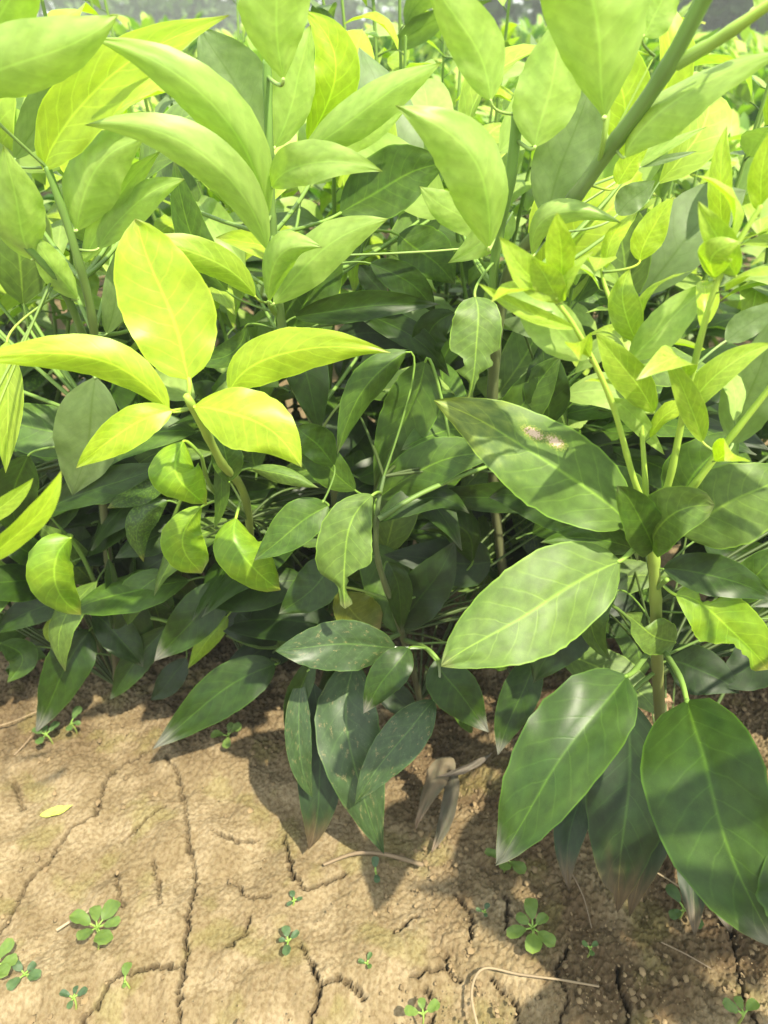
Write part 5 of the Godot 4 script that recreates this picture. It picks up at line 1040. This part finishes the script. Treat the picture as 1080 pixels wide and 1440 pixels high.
	# the field's ground out to the horizon
	P = PackedVector3Array()
	C = PackedColorArray()
	I = PackedInt32Array()
	var xs := []
	var zs := []
	for j in 41:
		var f := j / 20.0 - 1.0
		xs.append(signf(f) * (absf(f) * 2.0 + pow(absf(f), 4.0) * 70.0))
		zs.append(3.0 - j * 0.08 - pow(j / 40.0, 4.0) * 110.0)
	for z in zs:
		for x in xs:
			P.append(Vector3(x, -0.022, z))
			C.append(Color(0.19, 0.148, 0.084))
	for j in 40:
		for i in 40:
			var q := j * 41 + i
			I.append_array([q, q + 41, q + 1, q + 1, q + 41, q + 42])
	tag(put("ground", smooth(P, PackedVector2Array(), C, I), M.soil, self), "brown field soil between the rows of saplings", "ground", "", "structure")

func spray(p: Node3D, leaflets: Array, col: Color, tall: float):
	var tb := Tubes.new()
	var top := Vector3(rng.randf_range(-0.25, 0.25) * tall, tall, rng.randf_range(-0.2, 0.3) * tall)
	var at_hash := rng.randf() * 9.0
	tb.add(bend(Vector3(0, -0.006, 0), Vector3(0.002, tall * 0.5, 0.001), top, 5), 0.0007, 0.0006, Color(0.22, 0.24, 0.06), Color(0.2, 0.32, 0.06), 5)
	for l in leaflets:
		var a: float = deg_to_rad(l[0])
		var L: float = l[1]
		var d := Vector3(cos(a), rng.randf_range(0.0, 0.55), -sin(a)).normalized()
		var b := top + d * L * 0.28
		tb.add([top - Vector3(0, tall * 0.2, 0), top + d * L * 0.12, b + d * L * 0.05], 0.0006, 0.0005, Color(0.2, 0.32, 0.06), Color(0.2, 0.32, 0.06), 5)
		var v := rng.randf_range(0.85, 1.15)
		var c := Color(col.r * v, col.g * v, col.b)
		put("leaflet", blade(b, b + d * L * 0.5 + Vector3(0, L * 0.03, 0), b + d * L - Vector3(0, L * 0.06, 0), Vector3.UP, L * rng.randf_range(0.60, 0.78), rng.randf_range(0.05, 0.45), -0.1, ["", c, Color(c.r * 0.75, c.g * 0.8, c.b), Color(c.r * 1.2, c.g, c.b), 0.08], {"nu": 6, "nv": 9, "a": 0.75, "e": 0.45, "wave": 0.10, "ph": l[0] * 0.1 + at_hash}), M.weed, p)
	put("stalk", tube_mesh(tb), M.stem, p)

func weed(at: Vector3, label: String, leaflets: Array, col: Color, tall := 0.012):
	var p := thing("clover_seedling", at)
	tag(p, label, "seedling", "seedlings on the soil")
	p.rotation = Vector3(rng.randf_range(-0.15, 0.15), rng.randf_range(-0.3, 0.3), rng.randf_range(-0.15, 0.15))
	spray(p, leaflets, col, tall)

func strand(called: String, label: String, pts: Array, r0: float, r1: float, c: Color, group := ""):
	var tb := Tubes.new()
	tb.add(through(pts), r0, r1, c, c * 0.9, 6)
	tag(put(called, tube_mesh(tb), M.dry, self), label, "twig" if called != "straw" else "straw", group)

func ground_things():
	weed(Vector3(-0.1793, 0, -0.2426), "largest clover-like seedling, pale green, beside the branching crack", [[172, 0.0147], [110, 0.0120], [60, 0.0147], [0, 0.0120], [300, 0.0147], [235, 0.0120]], Color(0.155, 0.235, 0.05), 0.018)
	weed(Vector3(-0.1259, 0, -0.4063), "clover seedling in shade below the long whitish-tipped leaf", [[175, 0.0111], [30, 0.0111], [80, 0.0086], [280, 0.0099]], Color(0.155, 0.235, 0.05), 0.012)
	weed(Vector3(-0.2697, 0, -0.4063), "grey-green seedling at the left under the lowest leaf tip", [[190, 0.0092], [60, 0.0105], [280, 0.0105], [130, 0.0072]], Color(0.10, 0.17, 0.045), 0.01)
	weed(Vector3(-0.2539, 0, -0.4173), "upright small seedling right of the grey-green one at the left", [[80, 0.0119], [10, 0.0066], [290, 0.0072]], Color(0.10, 0.17, 0.045), 0.012)
	weed(Vector3(-0.0622, 0, -0.2457), "small blue-green seedling on bare clay left of the middle", [[110, 0.0073], [40, 0.0068], [270, 0.0084], [180, 0.0047]], Color(0.085, 0.14, 0.055), 0.008)
	weed(Vector3(0.0821, 0, -0.2968), "yellow-green seedling half hidden by the tip of the large dark leaf", [[170, 0.0121], [250, 0.0121], [300, 0.0137], [30, 0.0099]], Color(0.155, 0.235, 0.05), 0.012)
	weed(Vector3(0.0941, 0, -0.2518), "six-leaved yellow-green seedling above the curved straw", [[75, 0.0143], [185, 0.0138], [300, 0.0132], [250, 0.0138], [20, 0.0095], [130, 0.0095]], Color(0.155, 0.235, 0.05), 0.016)
	weed(Vector3(0.192, 0, -0.2645), "dark seedling in deep shade between the hanging leaf tips at the right", [[110, 0.0128], [200, 0.0101], [280, 0.0123]], Color(0.10, 0.17, 0.045), 0.012)
	weed(Vector3(0.1267, 0, -0.2405), "tiny seedling in shade right of the six-leaved one", [[20, 0.0048], [140, 0.0048], [260, 0.0048]], Color(0.10, 0.17, 0.045), 0.006)
	weed(Vector3(-0.2336, 0, -0.2256), "bright seedling cut off by the left edge", [[50, 0.0123], [0, 0.0100], [310, 0.0123], [200, 0.0078]], Color(0.155, 0.235, 0.05), 0.014)
	weed(Vector3(-0.2151, 0, -0.2268), "dark seedling beside the bright one at the left edge", [[0, 0.0099], [160, 0.0077], [250, 0.0088], [70, 0.0061]], Color(0.085, 0.14, 0.055), 0.008)
	weed(Vector3(-0.1828, 0, -0.2123), "tiny grey-green seedling at the lower left by a crack", [[20, 0.0069], [90, 0.0053], [170, 0.0069], [260, 0.0053]], Color(0.085, 0.14, 0.055), 0.006)
	weed(Vector3(-0.154, 0, -0.2216), "single round pale leaf on a crack, below the largest seedling", [[90, 0.0085], [280, 0.0037]], Color(0.155, 0.235, 0.05), 0.006)
	weed(Vector3(-0.0063, 0, -0.2927), "round blue-green sprout below the longest hanging leaf", [[100, 0.0076], [280, 0.0070]], Color(0.085, 0.14, 0.055), 0.005)
	weed(Vector3(-0.0609, 0, -0.272), "tiny sprout in a clod left of the middle", [[10, 0.0048], [120, 0.0053], [240, 0.0048]], Color(0.085, 0.14, 0.055), 0.005)
	weed(Vector3(0.0214, 0, -0.2018), "bright green sprout cut by the bottom edge at the left of the middle", [[10, 0.0090], [170, 0.0090], [90, 0.0065]], Color(0.155, 0.235, 0.05), 0.008)
	weed(Vector3(0.207, 0, -0.2047), "bright green sprout at the bottom right corner", [[20, 0.0097], [150, 0.0108], [80, 0.0076]], Color(0.155, 0.235, 0.05), 0.008)
	weed(Vector3(0.0657, 0, -0.2649), "tiny sprout on the clods in the middle", [[40, 0.0048], [160, 0.0048], [270, 0.0037]], Color(0.085, 0.14, 0.055), 0.005)
	weed(Vector3(-0.0105, 0, -0.2321), "tiny dark sprout in the shade below the pale leaf tips", [[60, 0.0051], [180, 0.0046], [300, 0.0046]], Color(0.10, 0.17, 0.045), 0.005)
	strand("straw", "pale curved straw lying in a hook on the clods", [Vector3(0.0538, 0.003, -0.1987), Vector3(0.0517, 0.006, -0.2161), Vector3(0.0601, 0.008, -0.2283), Vector3(0.0812, 0.007, -0.2255), Vector3(0.106, 0.008, -0.2218), Vector3(0.1277, 0.006, -0.2192)], 0.0009, 0.0006, Color(0.26, 0.20, 0.12))
	strand("twig", "brown dry root lying under the longest hanging leaf", [Vector3(-0.0415, 0.003, -0.298), Vector3(-0.0197, 0.005, -0.3052), Vector3(0.0025, 0.006, -0.3035), Vector3(0.0263, 0.004, -0.2974)], 0.001, 0.0016, Color(0.20, 0.15, 0.09))
	strand("straw", "thin straw reaching in from the left edge", [Vector3(-0.3264, 0.004, -0.4153), Vector3(-0.3056, 0.006, -0.4225), Vector3(-0.2922, 0.004, -0.4351)], 0.0006, 0.0005, Color(0.28, 0.21, 0.12))
	strand("straw", "thinner straw pointing to the grey-green seedling at the left", [Vector3(-0.2928, 0.003, -0.3903), Vector3(-0.2875, 0.005, -0.4006), Vector3(-0.2844, 0.005, -0.4129)], 0.0005, 0.0004, Color(0.27, 0.20, 0.12))
	strand("twig", "short whitish forked twig above the largest seedling", [Vector3(-0.2081, 0.003, -0.2538), Vector3(-0.2003, 0.005, -0.2585), Vector3(-0.1945, 0.005, -0.2617), Vector3(-0.1895, 0.008, -0.2637)], 0.001, 0.0006, Color(0.34, 0.27, 0.17))
	strand("straw", "fine straw in the shade below the right leaves", [Vector3(0.122, 0.02, -0.2854), Vector3(0.1292, 0.012, -0.2708), Vector3(0.1321, 0.004, -0.2546)], 0.0004, 0.0004, Color(0.18, 0.14, 0.09))
	strand("straw", "thin stalk slanting through the deep shade at the right", [Vector3(0.1744, 0.03, -0.2763), Vector3(0.186, 0.022, -0.2744), Vector3(0.1997, 0.012, -0.2718)], 0.0005, 0.0005, Color(0.25, 0.2, 0.12))
	strand("straw", "long thin fibre on the shaded soil at the lower right", [Vector3(0.1737, 0.004, -0.2458), Vector3(0.1864, 0.005, -0.238), Vector3(0.1994, 0.003, -0.2307)], 0.0004, 0.0004, Color(0.22, 0.17, 0.11))
	tag(put("dead_leaf", blade(Vector3(-0.2513, 0.003, -0.3362), Vector3(-0.2388, 0.006, -0.3382), Vector3(-0.2296, 0.004, -0.3444), Vector3(0.1, 0.9, 0.4), 0.006, 0.2, -0.2, ["", Color(0.42, 0.46, 0.08), Color(0.36, 0.40, 0.07), Color(0.40, 0.36, 0.10), 0.15], {"wave": 0.3, "und": 0.22, "ph": 3.0}), M.dry, self), "yellow-green narrow leaf fallen on bare soil at the left", "dead leaf")
	tag(put("dead_leaf", blade(Vector3(0.0496, 0.05, -0.3379), Vector3(0.0352, 0.04, -0.3397), Vector3(0.0232, 0.008, -0.3223), Vector3(0.1, 0.9, 0.4), 0.024, -0.5, -0.6, ["", Color(0.15, 0.115, 0.07), Color(0.08, 0.075, 0.045), Color(0.22, 0.16, 0.10), 0.15], {"wave": 0.3, "und": 0.22, "ph": 2.0}), M.dry, self), "shrivelled tan leaf with a twisted point right of the longest hanging leaf", "dead leaf")
	tag(put("dead_leaf", blade(Vector3(0.0775, 0.05, -0.3544), Vector3(0.0567, 0.055, -0.3369), Vector3(0.0359, 0.045, -0.3376), Vector3(0.1, 0.9, 0.4), 0.012, -0.7, -0.8, ["", Color(0.11, 0.095, 0.07), Color(0.075, 0.065, 0.05), Color(0.14, 0.11, 0.08), 0.15], {"wave": 0.3, "und": 0.22, "ph": 5.0}), M.dry, self), "rolled grey dead leaf lying above the shrivelled tan one", "dead leaf")
	tag(put("dead_leaf", blade(Vector3(0.0504, 0.045, -0.3448), Vector3(0.0453, 0.02, -0.3282), Vector3(0.0326, 0.004, -0.3058), Vector3(0.1, 0.9, 0.4), 0.014, -0.3, -0.6, ["", Color(0.07, 0.06, 0.04), Color(0.05, 0.05, 0.03), Color(0.16, 0.12, 0.08), 0.15], {"wave": 0.3, "und": 0.22, "ph": 7.0}), M.dry, self), "dark withered leaf hanging beside the shrivelled tan one", "dead leaf")
	tag(put("dead_leaf", blade(Vector3(-0.0135, 0.02, -0.5367), Vector3(-0.0027, 0.03, -0.5352), Vector3(0.0083, 0.02, -0.5555), Vector3(0.1, 0.9, 0.4), 0.03, -0.4, -0.6, ["", Color(0.30, 0.17, 0.09), Color(0.22, 0.12, 0.06), Color(0.3, 0.2, 0.1), 0.15], {"wave": 0.3, "und": 0.22, "ph": 9.0}), M.dry, self), "brown leaf curled on the soil in the gap under the middle sapling", "dead leaf")
	tag(put("dead_leaf", blade(Vector3(0.2265, 0.03, -0.4113), Vector3(0.2194, 0.04, -0.4132), Vector3(0.2181, 0.03, -0.4303), Vector3(0.1, 0.9, 0.4), 0.03, -0.3, -0.4, ["", Color(0.34, 0.22, 0.13), Color(0.26, 0.17, 0.1), Color(0.3, 0.2, 0.1), 0.15], {"wave": 0.3, "und": 0.22, "ph": 11.0}), M.dry, self), "brown leaf lying behind the bitten leaf stub", "dead leaf")
	crumbs()

func crumbs():
	var mm := MultiMesh.new()
	mm.transform_format = MultiMesh.TRANSFORM_3D
	mm.use_colors = true
	var sp := SphereMesh.new()
	sp.radius = 1.0
	sp.height = 2.0
	sp.radial_segments = 7
	sp.rings = 4
	var arr := sp.get_mesh_arrays()
	var P: PackedVector3Array = arr[Mesh.ARRAY_VERTEX]
	for i in P.size(): P[i] *= 1.0 + 0.9 * wob.get_noise_3dv(P[i] * 2.3 + Vector3(3, 1, 2))
	mm.mesh = smooth(P, PackedVector2Array(), PackedColorArray(), arr[Mesh.ARRAY_INDEX])
	var m := plain_mat("crumb", Color(1, 1, 1), 0.95, true)
	mm.mesh.surface_set_material(0, m)
	mm.instance_count = 4500
	for k in mm.instance_count:
		var x := rng.randf_range(-0.30, 0.34)
		var z := -rng.randf_range(0.17, 0.52)
		if x < 0.02 and rng.randf() < 0.75: x = rng.randf_range(0.0, 0.34)
		var r := 0.0004 + 0.0019 * pow(rng.randf(), 5.0)
		mm.set_instance_transform(k, Transform3D(Basis.from_euler(Vector3(rng.randf() * 6, rng.randf() * 6, rng.randf() * 6)).scaled(Vector3(r, r * 0.6, r * 1.2)), Vector3(x, rng.randf_range(-0.002, 0.002), z)))
		var v := rng.randf_range(0.7, 1.1)
		mm.set_instance_color(k, Color(0.20 * v, 0.145 * v, 0.075 * v))
	var o := MultiMeshInstance3D.new()
	o.name = "soil_crumbs"
	o.multimesh = mm
	add_child(o)
	tag(o, "loose crumbs of dry clay scattered over the soil", "crumbs", "", "stuff")
